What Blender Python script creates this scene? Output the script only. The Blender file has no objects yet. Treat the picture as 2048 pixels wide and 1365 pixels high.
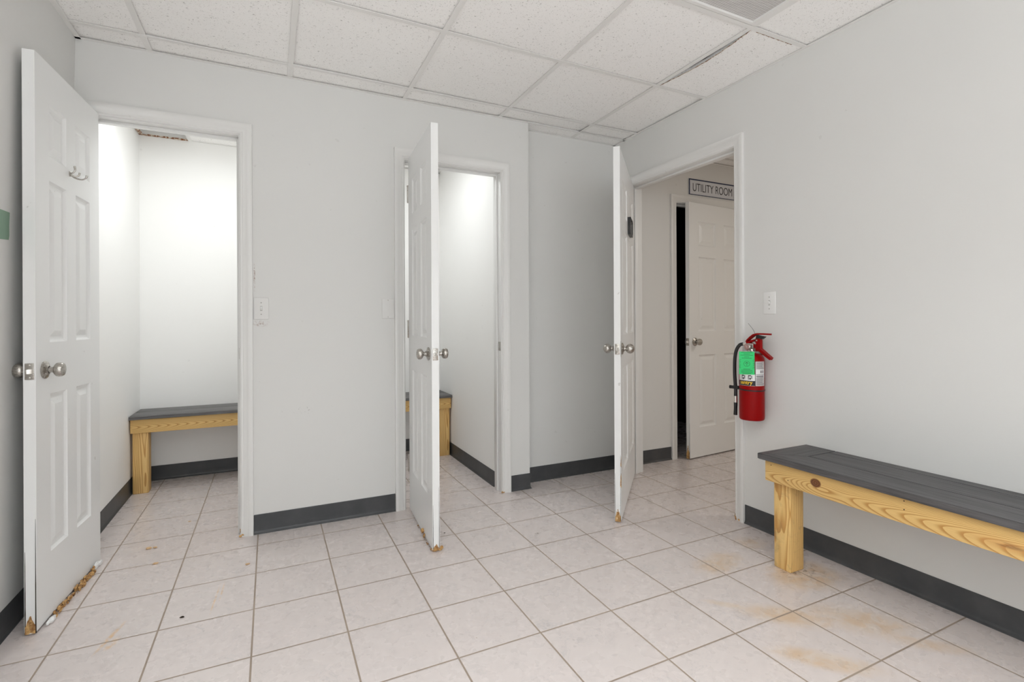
import bpy, bmesh, math, random
from mathutils import Vector, Matrix

random.seed(7)
SC = bpy.context.scene
COL = SC.collection
PI = math.pi

# ------------------------------------------------------------------ camera
YAW, ROLL, EYE, FPX = 0.4487, -0.0045, 1.094, 1005.0
cd = bpy.data.cameras.new('camera')
cd.sensor_width = 36.0
cd.lens = FPX / 2048 * 36.0
cd.shift_y = -39.5 / 2048
cd.clip_start = 0.05
cam = bpy.data.objects.new('camera', cd)
cam.matrix_world = (Matrix.Translation((0, 0, EYE)) @ Matrix.Rotation(-YAW, 4, 'Z')
                    @ Matrix.Rotation(PI / 2, 4, 'X') @ Matrix.Rotation(ROLL, 4, 'Z'))
COL.objects.link(cam)
SC.camera = cam

# ------------------------------------------------------------------ world, exposure
w = bpy.data.worlds.new('world'); SC.world = w
w.use_nodes = True
w.node_tree.nodes['Background'].inputs[0].default_value = (0.6, 0.65, 0.7, 1)
w.node_tree.nodes['Background'].inputs[1].default_value = 0.05
SC.view_settings.view_transform = 'Standard'
SC.view_settings.look = 'None'
SC.view_settings.gamma = 1.0
SC.view_settings.use_curve_mapping = False
SC.view_settings.exposure = 0.1
SC.cycles.diffuse_bounces = 8
SC.cycles.max_bounces = 14

# ------------------------------------------------------------------ lights (room, window and upward lamps are added fill, out of view)
CEIL = 2.3914
GX0, GY0, GP = -0.511, 2.7616, 0.6096     # ceiling grid
def area(name, x, y, z, sx, sy, watts, col=(1, 1, 1), spread=PI):
    l = bpy.data.lights.new(name, 'AREA'); l.shape = 'RECTANGLE'
    l.size = sx; l.size_y = sy; l.energy = watts; l.color = col; l.spread = spread
    o = bpy.data.objects.new(name, l); o.location = (x, y, z); COL.objects.link(o)
    return o
W_ROOM, W_OVER, W_C1, W_C2, W_HALL, W_WIN, W_UP, GLOW = 25, 8.5, 6.4, 5.3, 12, 15, 20, 0.3
FILL_LAMPS = [(GX0 + 1.5 * GP, GY0 - 4.0 * GP, W_OVER), (GX0 + 0.5 * GP, GY0 - 7.0 * GP, W_ROOM * 1.5), (GX0 + 3.5 * GP, GY0 - 7.0 * GP, W_ROOM * 0.4)]  # unseen ceiling panels added to light the room
for i, (x, y, e) in enumerate(FILL_LAMPS):
    area('fill_lamp', x, y, CEIL - 0.012, 0.53, 1.14, e, (0.945, 0.985, 1.0), math.radians(125))
area('closet_lamp', -0.27, 3.35, CEIL - 0.045, 0.30, 0.52, W_C1, (0.955, 0.988, 1.0))
area('closet_lamp', 0.74, 3.40, CEIL - 0.045, 0.36, 0.5, W_C2, (0.955, 0.988, 1.0))
wl = area('window_fill', 0.70, -2.70, 1.25, 2.3, 1.5, W_WIN, (0.935, 0.98, 1.0))  # added fill from behind the camera, evens out wall light
wl.rotation_euler = (-PI / 2, 0, 0)
UX, UY = -0.45, -0.30
ul = area('added_uplight', UX, UY, 1.50, 0.34, 0.34, W_UP, (0.945, 0.985, 1.0))  # added upward fill, bounced off the ceiling
ul.rotation_euler = (PI, 0, 0)
area('hall_lamp', 3.9, 1.3, CEIL - 0.012, 0.5, 0.5, W_HALL, (1.0, 0.92, 0.82))

# ------------------------------------------------------------------ node helpers
class S:
    """a socket with arithmetic"""
    def __init__(s, nt, k): s.nt, s.k = nt, k
    def m(s, op, *a, clamp=False):
        n = s.nt.nodes.new('ShaderNodeMath'); n.operation = op; n.use_clamp = clamp
        for i, v in enumerate((s,) + a):
            if isinstance(v, S): s.nt.links.new(v.k, n.inputs[i])
            else: n.inputs[i].default_value = v
        return S(s.nt, n.outputs[0])
    def __add__(s, o): return s.m('ADD', o)
    __radd__ = __add__
    def __sub__(s, o): return s.m('SUBTRACT', o)
    def __rsub__(s, o): return (s * -1) + o
    def __mul__(s, o): return s.m('MULTIPLY', o)
    __rmul__ = __mul__
    def __truediv__(s, o): return s.m('DIVIDE', o)
    def step(s, a, b):
        n = s.nt.nodes.new('ShaderNodeMapRange'); n.interpolation_type = 'SMOOTHSTEP'
        s.nt.links.new(s.k, n.inputs['Value'])
        n.inputs['From Min'].default_value = a; n.inputs['From Max'].default_value = b
        return S(s.nt, n.outputs[0])

def new_mat(name, rough=0.5, metal=0.0, color=(0.8, 0.8, 0.8), spec=0.5, coat=0.0):
    m = bpy.data.materials.new(name); m.use_nodes = True
    b = m.node_tree.nodes['Principled BSDF']
    b.inputs['Base Color'].default_value = (*color, 1)
    b.inputs['Roughness'].default_value = rough
    b.inputs['Metallic'].default_value = metal
    b.inputs['Specular IOR Level'].default_value = spec
    b.inputs['Coat Weight'].default_value = coat
    return m, m.node_tree, b
def coords(nt, kind='Object', scale=(1, 1, 1), loc=(0, 0, 0)):
    tc = nt.nodes.new('ShaderNodeTexCoord'); mp = nt.nodes.new('ShaderNodeMapping')
    mp.inputs['Scale'].default_value = scale; mp.inputs['Location'].default_value = loc
    nt.links.new(tc.outputs[kind], mp.inputs[0]); return mp.outputs[0]
def xyz(nt, v):
    n = nt.nodes.new('ShaderNodeSeparateXYZ'); nt.links.new(v, n.inputs[0])
    return [S(nt, n.outputs[i]) for i in range(3)]
def noise(nt, v, scale, detail=3, rough=0.5, dist=0.0, out=0):
    n = nt.nodes.new('ShaderNodeTexNoise'); nt.links.new(v, n.inputs['Vector'])
    n.inputs['Scale'].default_value = scale; n.inputs['Detail'].default_value = detail
    n.inputs['Roughness'].default_value = rough; n.inputs['Distortion'].default_value = dist
    return S(nt, n.outputs[out])
def mix(nt, f, a, b):
    n = nt.nodes.new('ShaderNodeMix'); n.data_type = 'RGBA'; n.clamp_factor = True
    if isinstance(f, S): nt.links.new(f.k, n.inputs[0])
    else: n.inputs[0].default_value = f
    for i, c in ((6, a), (7, b)):
        if isinstance(c, tuple): n.inputs[i].default_value = (*c[:3], 1)
        else: nt.links.new(c, n.inputs[i])
    return n.outputs[2]
def bump(nt, b, h, strength=0.2, dist=0.002):
    n = nt.nodes.new('ShaderNodeBump'); n.inputs['Strength'].default_value = strength
    n.inputs['Distance'].default_value = dist
    nt.links.new(h.k, n.inputs['Height']); nt.links.new(n.outputs[0], b.inputs['Normal'])
def blob(nt, X, Y, cx, cy, rx, ry, ang=0.0):
    """soft elliptical patch, 1 in the centre"""
    c, s = math.cos(ang), math.sin(ang)
    dx, dy = X - cx, Y - cy
    u = (dx * c + dy * s) / rx; v = (dy * c - dx * s) / ry
    return (u * u + v * v).m('SQRT').step(1.0, 0.15)

# ------------------------------------------------------------------ materials
def paint(name, col, rough=0.55, var=0.03, marks=0.0, bumps=0.12):
    m, nt, b = new_mat(name, rough, 0, col)
    v = coords(nt)
    n1 = noise(nt, v, 3.0, 3)
    c = mix(nt, n1, tuple(k * (1 - var) for k in col), tuple(min(1, k * (1 + var)) for k in col))
    if marks:
        spots = noise(nt, v, 26, 2).step(0.745, 0.77) * marks
        c = mix(nt, spots, c, (0.30, 0.27, 0.24))
    if name == 'wall_paint':            # scuffed smudges beside the switch and door frame
        X, Y, Z = xyz(nt, v)
        near = Y.step(2.99, 2.95) * Y.step(2.85, 2.90)
        sm = (blob(nt, X, Z, -0.045, 1.088, .055, .022) + blob(nt, X, Z, -0.072, 1.33, .006, .10) * 1.2) * near
        c = mix(nt, sm * noise(nt, v, 90, 4, 0.7).step(0.46, 0.60) * 0.75, c, (0.40, 0.30, 0.26))
        sm2 = blob(nt, X, Z, 0.16, 0.62, .07, .03) * near
        c = mix(nt, sm2 * noise(nt, v, 120, 3, 0.7).step(0.60, 0.66) * 0.7, c, (0.30, 0.28, 0.27))
    nt.links.new(c, b.inputs['Base Color'])
    bump(nt, b, noise(nt, v, 260, 2), bumps, 0.001)
    return m
M = {}
M['wall'] = paint('wall_paint', (0.715, 0.713, 0.697), 0.62, 0.012, 0.12)
M['closet'] = paint('closet_paint_lifted', (0.90, 0.895, 0.88), 0.6, 0.012, 0.1)  # tone lifted to imitate the closets' brighter, more even lighting
M['wall_hall'] = paint('hall_paint', (0.80, 0.78, 0.75), 0.55, 0.012)
M['trim'] = paint('trim_paint', (0.755, 0.75, 0.735), 0.32, 0.01, 0.1, 0.05)
M['door'] = paint('door_paint', (0.82, 0.825, 0.82), 0.33, 0.012, 0.35, 0.04)
M['dark_room'] = new_mat('darkened_walls', 0.9, 0, (0.02, 0.02, 0.02))[0]  # near-black colour stands in for the room's darkness
M['plenum'] = new_mat('plenum', 0.9, 0, (0.03, 0.025, 0.02))[0]
M['grid'] = new_mat('grid_metal', 0.4, 0, (0.82, 0.81, 0.79))[0]
M['plate'] = new_mat('plate_plastic', 0.35, 0, (0.80, 0.80, 0.79))[0]
M['plate_grey'] = new_mat('painted_plate', 0.45, 0, (0.73, 0.725, 0.71))[0]
M['slot'] = new_mat('plate_slot', 0.6, 0, (0.42, 0.41, 0.39))[0]
M['green'] = paint('old_green_paint', (0.24, 0.36, 0.27), 0.6, 0.12)
M['black'] = new_mat('black_plastic', 0.4, 0, (0.012, 0.012, 0.013))[0]
M['rubber'] = new_mat('black_rubber', 0.5, 0, (0.015, 0.015, 0.017))[0]
M['steel'] = new_mat('screw_steel', 0.3, 1, (0.55, 0.53, 0.50))[0]
M['silver'] = new_mat('silver', 0.3, 1, (0.75, 0.72, 0.68))[0]
M['darkgap'] = new_mat('split_gap', 0.9, 0, (0.035, 0.022, 0.014))[0]
M['signface'] = new_mat('sign_face', 0.4, 0, (0.62, 0.63, 0.66))[0]
M['signblue'] = new_mat('sign_blue', 0.4, 0, (0.008, 0.02, 0.07))[0]
M['ink'] = new_mat('ink', 0.5, 0, (0.015, 0.014, 0.02))[0]
M['tag_green'] = new_mat('tag_green', 0.5, 0, (0.02, 0.62, 0.17))[0]
M['tag_ink'] = new_mat('tag_ink', 0.5, 0, (0.01, 0.22, 0.06))[0]
M['label_grey'] = new_mat('label_grey', 0.4, 0.1, (0.55, 0.53, 0.52))[0]
M['label_white'] = new_mat('label_white', 0.4, 0, (0.80, 0.80, 0.80))[0]
M['label_ink'] = new_mat('label_ink', 0.4, 0, (0.22, 0.20, 0.21))[0]
M['yellow'] = new_mat('yellow_ink', 0.4, 0, (0.85, 0.55, 0.03))[0]
M['gauge'] = new_mat('gauge_face', 0.3, 0, (0.38, 0.22, 0.20))[0]
M['mirror'] = new_mat('plaque_glass', 0.15, 0, (0.35, 0.33, 0.32))[0]
M['glow'], _nt, _b = new_mat('lit_diffuser', 0.4, 0, (0.9, 0.9, 0.9))
_b.inputs['Emission Color'].default_value = (1, 0.98, 0.95, 1); _b.inputs['Emission Strength'].default_value = 1.5 * GLOW

def mk_red():
    m, nt, b = new_mat('extinguisher_red', 0.36, 0, (0.27, 0.001, 0.0015), spec=0.15, coat=0.0)
    return m
M['red'] = mk_red()

def mk_nickel():
    m, nt, b = new_mat('satin_nickel', 0.27, 1, (0.47, 0.445, 0.41))
    v = coords(nt, scale=(1, 1, 12))
    r = noise(nt, v, 60, 2) * 0.12 + 0.22
    nt.links.new(r.k, b.inputs['Roughness'])
    return m
M['nickel'] = mk_nickel()

def mk_base():
    m, nt, b = new_mat('vinyl_baseboard', 0.42, 0, (0.055, 0.057, 0.06))
    v = coords(nt)
    n = noise(nt, v, 9, 4, 0.6).step(0.35, 0.8)
    nt.links.new(mix(nt, n, (0.050, 0.053, 0.057), (0.072, 0.074, 0.077)), b.inputs['Base Color'])
    bump(nt, b, noise(nt, v, 18, 2), 0.2, 0.003)
    return m
M['base'] = mk_base()

def mk_ceiling():
    m, nt, b = new_mat('acoustic_tile', 0.9, 0, (0.78, 0.77, 0.75), spec=0.2)
    v = coords(nt)
    # short worm-like fissures and pin holes
    n1 = noise(nt, v, 125, 2, 0.6, 0.8)
    fiss = n1.step(0.63, 0.69)
    vo = nt.nodes.new('ShaderNodeTexVoronoi'); nt.links.new(v, vo.inputs['Vector'])
    vo.inputs['Scale'].default_value = 150
    pin = S(nt, vo.outputs['Distance']).step(0.20, 0.12)
    keep = noise(nt, v, 60, 1).step(0.42, 0.52)
    dark = (fiss * 0.60).m('MAXIMUM', pin * keep * 0.55)
    base = mix(nt, noise(nt, v, 1.1, 2), (0.95, 0.94, 0.925), (0.975, 0.965, 0.95))
    nt.links.new(mix(nt, dark, base, (0.34, 0.33, 0.31)), b.inputs['Base Color'])
    bump(nt, b, dark * -1 + noise(nt, v, 380, 2) * 0.35, 0.5, 0.002)
    return m
M['tile'] = mk_ceiling()

def mk_floor():
    m, nt, b = new_mat('floor_tile', 0.3)
    v = coords(nt)
    X, Y, Z = xyz(nt, v)
    P = 0.3037
    u = (X + 0.6673) / P; t = (Y - 2.1555) / P
    fu = u.m('FRACT'); ft = t.m('FRACT')
    du = fu.m('SUBTRACT', 0.5).m('ABSOLUTE'); dt = ft.m('SUBTRACT', 0.5).m('ABSOLUTE')
    g = du.m('MAXIMUM', dt)                       # 0.5 on the joint
    hw = 0.0028 / P
    grout = g.step(0.5 - hw * 1.25, 0.5 - hw * 0.85)
    # per tile value
    cb = nt.nodes.new('ShaderNodeCombineXYZ')
    nt.links.new(u.m('FLOOR').k, cb.inputs[0]); nt.links.new(t.m('FLOOR').k, cb.inputs[1])
    wn = nt.nodes.new('ShaderNodeTexWhiteNoise'); nt.links.new(cb.outputs[0], wn.inputs[0])
    R = S(nt, wn.outputs['Value'])
    # veins differ from tile to tile
    off = nt.nodes.new('ShaderNodeVectorMath'); off.operation = 'MULTIPLY_ADD'
    nt.links.new(wn.outputs['Color'], off.inputs[0]); off.inputs[1].default_value = (7, 7, 7)
    nt.links.new(v, off.inputs[2])
    vv = off.outputs[0]
    c = mix(nt, noise(nt, vv, 6, 6, 0.75), (0.670, 0.595, 0.575), (0.645, 0.595, 0.580))
    c = mix(nt, R * 0.35, c, (0.66, 0.605, 0.58))
    vein = (noise(nt, vv, 9, 5, 0.6, 1.2) - 0.5).m('ABSOLUTE').step(0.022, 0.0)
    vein = vein * noise(nt, vv, 5.5, 3).step(0.48, 0.66)
    c = mix(nt, vein * 0.30, c, (0.36, 0.36, 0.38))
    fine = (noise(nt, vv, 34, 5, 0.65, 1.5) - 0.5).m('ABSOLUTE').step(0.03, 0.0) * noise(nt, vv, 14, 3).step(0.50, 0.64)
    c = mix(nt, fine * 0.32, c, (0.38, 0.36, 0.36))
    cloud = noise(nt, vv, 30, 5, 0.75).step(0.40, 0.85)
    c = mix(nt, cloud * 0.07, c, (0.48, 0.46, 0.46))
    # rust coloured stains left on the tiles
    st = None
    nz = noise(nt, v, 13, 5, 0.65, 0.8).step(0.38, 0.64)
    for q in [(1.72, 1.23, .26, .09, -.75, .75), (1.60, 1.02, .22, .07, -.8, .9), (1.93, 1.10, .26, .13, -.8, .75),
              (1.82, 1.64, .20, .11, .2, .8), (2.06, 1.40, .22, .17, 0, 1.0), (1.98, 0.93, .22, .06, -.8, .55),
              (1.58, 1.38, .12, .03, -.8, .7), (2.12, 1.72, .12, .10, 0, .5), (1.42, .86, .10, .03, -.8, .4)]:
        k = blob(nt, X, Y, *q[:5]) * q[5]
        st = k if st is None else st.m('MAXIMUM', k)
    c = mix(nt, st.step(0.0, 0.8) * 0.42, c, (0.66, 0.53, 0.39))
    c = mix(nt, st * nz * 0.6, c, (0.58, 0.37, 0.19))
    streaks = None
    for q in [(-0.505, 2.185, .125, .011, 1.32, 1.0), (-0.49, 2.14, .05, .018, 1.3, 1.0), (-0.20, 2.30, .16, .005, 1.5, 0.9), (-0.18, 2.36, .10, .005, 1.52, .8)]:
        k = blob(nt, X, Y, *q[:5]) * q[5]
        streaks = k if streaks is None else streaks.m('MAXIMUM', k)
    c = mix(nt, streaks * noise(nt, v, 40, 3).step(0.35, 0.6) * 0.85, c, (0.68, 0.42, 0.18))
    # general grime near walls and dark scuffs
    sc = None
    for q in [(1.233, 2.394, .05, .03, .4, 1.7), (1.238, 2.287, .045, .028, .3, 1.7), (1.216, 2.124, .05, .018, .4, 1.5), (1.40, 2.62, .08, .02, .1, .5),
              (2.08, 1.44, .16, .13, 0, 1.5), (3.0, 2.6, .5, .3, 0, .25), (2.4, 2.3, .5, .4, 0, .18)]:
        k = blob(nt, X, Y, *q[:5]) * q[5]
        sc = k if sc is None else sc.m('MAXIMUM', k)
    c = mix(nt, sc * noise(nt, v, 34, 4, 0.7).step(0.50, 0.66) * 0.6, c, (0.16, 0.12, 0.09))
    specks = noise(nt, v, 62, 1).step(0.80, 0.83)
    c = mix(nt, specks * 0.6, c, (0.25, 0.18, 0.12))
    gcol = mix(nt, noise(nt, v, 3, 3), (0.24, 0.19, 0.155), (0.42, 0.34, 0.27))
    nt.links.new(mix(nt, grout, c, gcol), b.inputs['Base Color'])
    nt.links.new((grout * 0.5 + noise(nt, vv, 20, 2) * 0.12 + 0.22).k, b.inputs['Roughness'])
    h = (grout * -1.0) + noise(nt, vv, 30, 3) * 0.06 + g.step(0.5, 0.47) * 0.3
    bump(nt, b, h, 0.35, 0.003)
    return m
M['floor'] = mk_floor()

def mk_pine(name, axis, pith, tilt, freq=230.0, knots=(), grime=0.0, cath=None):
    """sawn pine: growth rings around a tilted pith line; axis = grain direction (0 x, 1 y, 2 z) in object space"""
    m, nt, b = new_mat(name, 0.5, 0, (0.7, 0.45, 0.18))
    v = coords(nt); C3 = xyz(nt, v)
    a = C3[axis]; p, q = [C3[i] for i in range(3) if i != axis]
    sc = [1.0, 1.0, 1.0]; 
    for i in range(3): sc[i] = 0.16 if i == axis else 1.0
    vs = coords(nt, scale=tuple(sc))
    wob = (noise(nt, vs, 7, 3, 0.5) - 0.5) * 0.055
    wob2 = (noise(nt, vs, 30, 2) - 0.5) * 0.006
    pp = p - pith[0]; qq = (q - pith[1]) - a * tilt
    r = (pp * pp + qq * qq).m('SQRT') + wob + wob2
    kmask = None
    for (ka, kq, kr) in knots:          # knot: rings bend round it
        da = (a - ka) * 0.8; dq = q - kq
        d = (da * da + dq * dq).m('SQRT')
        r = r + d.step(kr * 3.6, 0.0) * 0.030
        k = d.step(kr * 1.15, kr * 0.9)
        kd = (d * 900).m('SINE') * 0.25 + 0.62
        kmask = (k, kd) if kmask is None else (kmask[0].m('MAXIMUM', k), kmask[1].m('MINIMUM', kd))
    if cath:                            # flat sawn face: nested arches along the board
        sgn, q0, kup, kdn, sp = cath
        dz = q - q0
        up = dz.m('MAXIMUM', 0.0); dn = dz.m('MINIMUM', 0.0)
        F = (a * sgn - up * up * kup - dn * dn * kdn) / sp + (noise(nt, vs, 9, 3, 0.5) - 0.5) * 1.6 + (noise(nt, vs, 3, 2) - 0.5) * 2.0
        for (ka, kq, kr) in knots:
            da = (a - ka) * 0.6; dq = q - kq
            F = F + (da * da + dq * dq).m('SQRT').step(kr * 5, 0.0) * 3.0
        ring = F.m('FRACT')
        late = ring.step(0.30, 0.90) * ring.step(1.0, 0.94)
        late = late * late
    else:
        ring = (r * freq).m('FRACT')
        late = ring.step(0.25, 0.93) * ring.step(1.0, 0.95)
    c = mix(nt, noise(nt, vs, 5, 3), (0.74, 0.49, 0.175), (0.86, 0.60, 0.25))
    c = mix(nt, late * 0.88, c, (0.50, 0.24, 0.055))
    fib = noise(nt, coords(nt, scale=tuple(s * (0.25 if i == axis else 1) for i, s in enumerate(sc))), 260, 2)
    c = mix(nt, fib.step(0.35, 0.75) * 0.18, c, (0.48, 0.28, 0.09))
    if cath and knots:
        fl1 = blob(nt, a, q, 0.27, -0.012, 0.075, 0.011); fl2 = blob(nt, a, q, 0.24, -0.014, 0.16, 0.024)
        c = mix(nt, fl2 * 0.55, c, (0.62, 0.30, 0.09))
        c = mix(nt, fl1 * noise(nt, vs, 60, 3, 0.6).step(0.42, 0.6) * 0.9, c, (0.16, 0.06, 0.02))
    if grime:
        c = mix(nt, noise(nt, v, 14, 5, 0.7, 1.0).step(0.50, 0.72) * grime, c, (0.20, 0.14, 0.08))
    if kmask:
        c = mix(nt, kmask[0], c, mix(nt, kmask[1], (0.03, 0.012, 0.006), (0.27, 0.10, 0.03)))
    nt.links.new(c, b.inputs['Base Color'])
    bump(nt, b, late * -0.4 + fib * 0.4, 0.15, 0.001)
    return m

def mk_deck(name, axis, col):
    m, nt, b = new_mat(name, 0.5, 0, col)
    sc = tuple(0.035 if i == axis else 1.0 for i in range(3))
    v = coords(nt, scale=sc)
    n = noise(nt, v, 95, 5, 0.7)
    n2 = noise(nt, v, 22, 3)
    c = mix(nt, n.step(0.34, 0.66), tuple(k * 0.62 for k in col), tuple(k * 1.45 for k in col))
    c = mix(nt, n2.step(0.45, 0.75) * 0.35, c, (col[0] * 1.5, col[1] * 1.35, col[2] * 1.25))
    nt.links.new(c, b.inputs['Base Color'])
    bump(nt, b, n, 0.35, 0.0015)
    return m
M['deckx'] = mk_deck('deck_board_across', 0, (0.082, 0.080, 0.083))
M['decky'] = mk_deck('deck_board_along', 1, (0.078, 0.076, 0.079))
M['deckcx'] = mk_deck('closet_deck_board', 0, (0.125, 0.122, 0.122))

def mk_core():
    m, nt, b = new_mat('exposed_wood_core', 0.85, 0, (0.45, 0.22, 0.06))
    v = coords(nt)
    n = noise(nt, v, 60, 5, 0.7)
    c = mix(nt, n.step(0.35, 0.65), (0.26, 0.115, 0.035), (0.66, 0.41, 0.165))
    c = mix(nt, noise(nt, v, 35, 3).step(0.62, 0.68), c, (0.70, 0.65, 0.58))
    nt.links.new(c, b.inputs['Base Color'])
    bump(nt, b, noise(nt, v, 140, 4, 0.7), 0.8, 0.004)
    return m
M['core'] = mk_core()
M['crumb'] = new_mat('crumb_wood', 0.85, 0, (0.60, 0.40, 0.22))[0]
def mk_rust():
    m, nt, b = new_mat('rusty_frame', 0.85, 0, (0.4, 0.2, 0.1))
    v = coords(nt)
    c = mix(nt, noise(nt, v, 55, 4, 0.7).step(0.46, 0.56), (0.22, 0.08, 0.025), (0.68, 0.60, 0.50))
    nt.links.new(c, b.inputs['Base Color'])
    return m
M['rust'] = mk_rust()
def mk_lens():
    m, nt, b = new_mat('prismatic_lens', 0.35, 0, (0.6, 0.58, 0.57))
    X, Y, Z = xyz(nt, coords(nt))
    h = (X * 520).m('SINE') * 0.5 + (Y * 520).m('SINE') * 0.5
    nt.links.new(mix(nt, h * 0.5 + 0.5, (0.50, 0.485, 0.475), (0.66, 0.645, 0.63)), b.inputs['Base Color'])
    bump(nt, b, h, 0.4, 0.002)
    return m
M['lens'] = mk_lens()

# ------------------------------------------------------------------ object helpers
def link(name, bm, mat, parent=None, smooth=False):
    me = bpy.data.meshes.new(name)
    bmesh.ops.recalc_face_normals(bm, faces=bm.faces[:])
    if smooth:
        for f in bm.faces: f.smooth = True
    bm.to_mesh(me); bm.free()
    mats = mat if isinstance(mat, (list, tuple)) else [mat]
    for k in mats: me.materials.append(k)
    if smooth:
        me.set_sharp_from_angle(angle=math.radians(38))
    o = bpy.data.objects.new(name, me); COL.objects.link(o)
    if parent is not None: o.parent = parent
    return o
def tag(o, label=None, cat=None, group=None, kind=None):
    if label: o['label'] = label
    if cat: o['category'] = cat
    if group: o['group'] = group
    if kind: o['kind'] = kind
    return o
def empty(name, loc=(0, 0, 0), rz=0.0):
    o = bpy.data.objects.new(name, None); o.empty_display_size = 0.05
    o.location = loc; o.rotation_euler = (0, 0, rz); COL.objects.link(o); return o
def box(bm, x0, x1, y0, y1, z0, z1, bev=0.0, mi=0, seg=2):
    vs = [bm.verts.new((x, y, z)) for x in (x0, x1) for y in (y0, y1) for z in (z0, z1)]
    fs = [bm.faces.new([vs[i] for i in q]) for q in
          ((0, 1, 3, 2), (4, 6, 7, 5), (0, 4, 5, 1), (2, 3, 7, 6), (0, 2, 6, 4), (1, 5, 7, 3))]
    for f in fs: f.material_index = mi
    if bev:
        es = list({e for f in fs for e in f.edges})
        r = bmesh.ops.bevel(bm, geom=es, offset=bev, segments=seg, affect='EDGES', profile=0.5)
        for f in r['faces']: f.material_index = mi
    return vs
def B(name, dims, mat, parent=None, bev=0.0):
    bm = bmesh.new(); box(bm, *dims, bev=bev); return link(name, bm, mat, parent, smooth=bev > 0)
def lathe(bm, prof, M4=None, n=32, mi=0, a0=0.0, a1=2 * PI):
    """prof: list of (r, h) revolved about local z, transformed by M4"""
    M4 = M4 or Matrix.Identity(4)
    full = abs(a1 - a0 - 2 * PI) < 1e-6
    rings = []
    for r, h in prof:
        if r < 1e-6: rings.append([bm.verts.new(M4 @ Vector((0, 0, h)))]); continue
        cnt = n if full else n + 1
        rings.append([bm.verts.new(M4 @ Vector((r * math.cos(a0 + (a1 - a0) * i / n), r * math.sin(a0 + (a1 - a0) * i / n), h))) for i in range(cnt)])
    for A, C in zip(rings, rings[1:]):
        for i in range(n):
            j = (i + 1) % n if full else i + 1
            if len(A) == 1 and len(C) == 1: continue
            if len(A) == 1: f = bm.faces.new((A[0], C[j], C[i]))
            elif len(C) == 1: f = bm.faces.new((A[i], A[j], C[0]))
            else: f = bm.faces.new((A[i], A[j], C[j], C[i]))
            f.material_index = mi
def axis_mat(origin, d):
    d = Vector(d).normalized()
    return Matrix.Translation(origin) @ d.to_track_quat('Z', 'Y').to_matrix().to_4x4()
def tube(bm, pts, rad, n=12, mi=0, sub=6, flat=1.0):
    P = [Vector(p) for p in pts]
    if sub > 1:
        Q = []
        ext = [P[0] * 2 - P[1]] + P + [P[-1] * 2 - P[-2]]
        for i in range(1, len(ext) - 2):
            p0, p1, p2, p3 = ext[i - 1:i + 3]
            for k in range(sub):
                t = k / sub
                Q.append(0.5 * ((2 * p1) + (p2 - p0) * t + (2 * p0 - 5 * p1 + 4 * p2 - p3) * t * t + (3 * p1 - p0 - 3 * p2 + p3) * t ** 3))
        Q.append(P[-1]); P = Q
    R = rad if isinstance(rad, (list, tuple)) else [rad] * 2
    prev = None; up = Vector((0.13, 0.31, 0.94)).normalized(); first = None
    for i, p in enumerate(P):
        d = (P[min(i + 1, len(P) - 1)] - P[max(i - 1, 0)]).normalized()
        s = d.cross(up)
        if s.length < 1e-3: s = d.cross(Vector((1, 0, 0)))
        s.normalize(); t2 = s.cross(d).normalized(); up = t2
        f = i / (len(P) - 1) * (len(R) - 1); k = min(int(f), len(R) - 2); r = R[k] + (R[k + 1] - R[k]) * (f - k)
        ring = [bm.verts.new(p + s * r * math.cos(2 * PI * j / n) + t2 * r * flat * math.sin(2 * PI * j / n)) for j in range(n)]
        if prev:
            for j in range(n): bm.faces.new((prev[j], prev[(j + 1) % n], ring[(j + 1) % n], ring[j])).material_index = mi
        else: first = ring
        prev = ring
    bm.faces.new(first[::-1]).material_index = mi; bm.faces.new(prev).material_index = mi
def prism(bm, pts, a, b, plane='xz', mi=0):
    """closed outline extruded between a and b along the missing axis"""
    def V3(p, q, k):
        return {'xz': (p, k, q), 'yz': (k, p, q), 'xy': (p, q, k)}[plane]
    A = [bm.verts.new(V3(p, q, a)) for p, q in pts]; C = [bm.verts.new(V3(p, q, b)) for p, q in pts]
    bm.faces.new(A[::-1]).material_index = mi; bm.faces.new(C).material_index = mi
    n = len(pts)
    for i in range(n): bm.faces.new((A[i], A[(i + 1) % n], C[(i + 1) % n], C[i])).material_index = mi
def lump(bm, c, r, seed=0, squash=(1, 1, 1), sub=2, amp=0.35):
    rnd = random.Random(seed)
    res = bmesh.ops.create_icosphere(bm, subdivisions=sub, radius=1.0)
    for v in res['verts']:
        k = 1 + rnd.uniform(-amp, amp)
        v.co = Vector((v.co.x * squash[0], v.co.y * squash[1], v.co.z * squash[2])) * r * k + Vector(c)
def text_mesh(bm, s, size, fn, sx=1.0, mi=0, depth=0.0, off=0.0, align='LEFT'):
    """letters as faces; fn maps (x, y) of the text plane to 3-D"""
    cu = bpy.data.curves.new('letters', 'FONT'); cu.body = s; cu.size = size; cu.align_x = align
    cu.offset = off; cu.extrude = depth
    o = bpy.data.objects.new('letters', cu); COL.objects.link(o)
    bpy.context.view_layer.update()
    me = bpy.data.meshes.new_from_object(o.evaluated_get(bpy.context.evaluated_depsgraph_get()))
    bpy.data.objects.remove(o); bpy.data.curves.remove(cu)
    vs = [bm.verts.new(fn(v.co.x * sx, v.co.y, v.co.z)) for v in me.vertices]
    for p in me.polygons:
        try: bm.faces.new([vs[i] for i in p.vertices]).material_index = mi
        except ValueError: pass
    bpy.data.meshes.remove(me)

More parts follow.
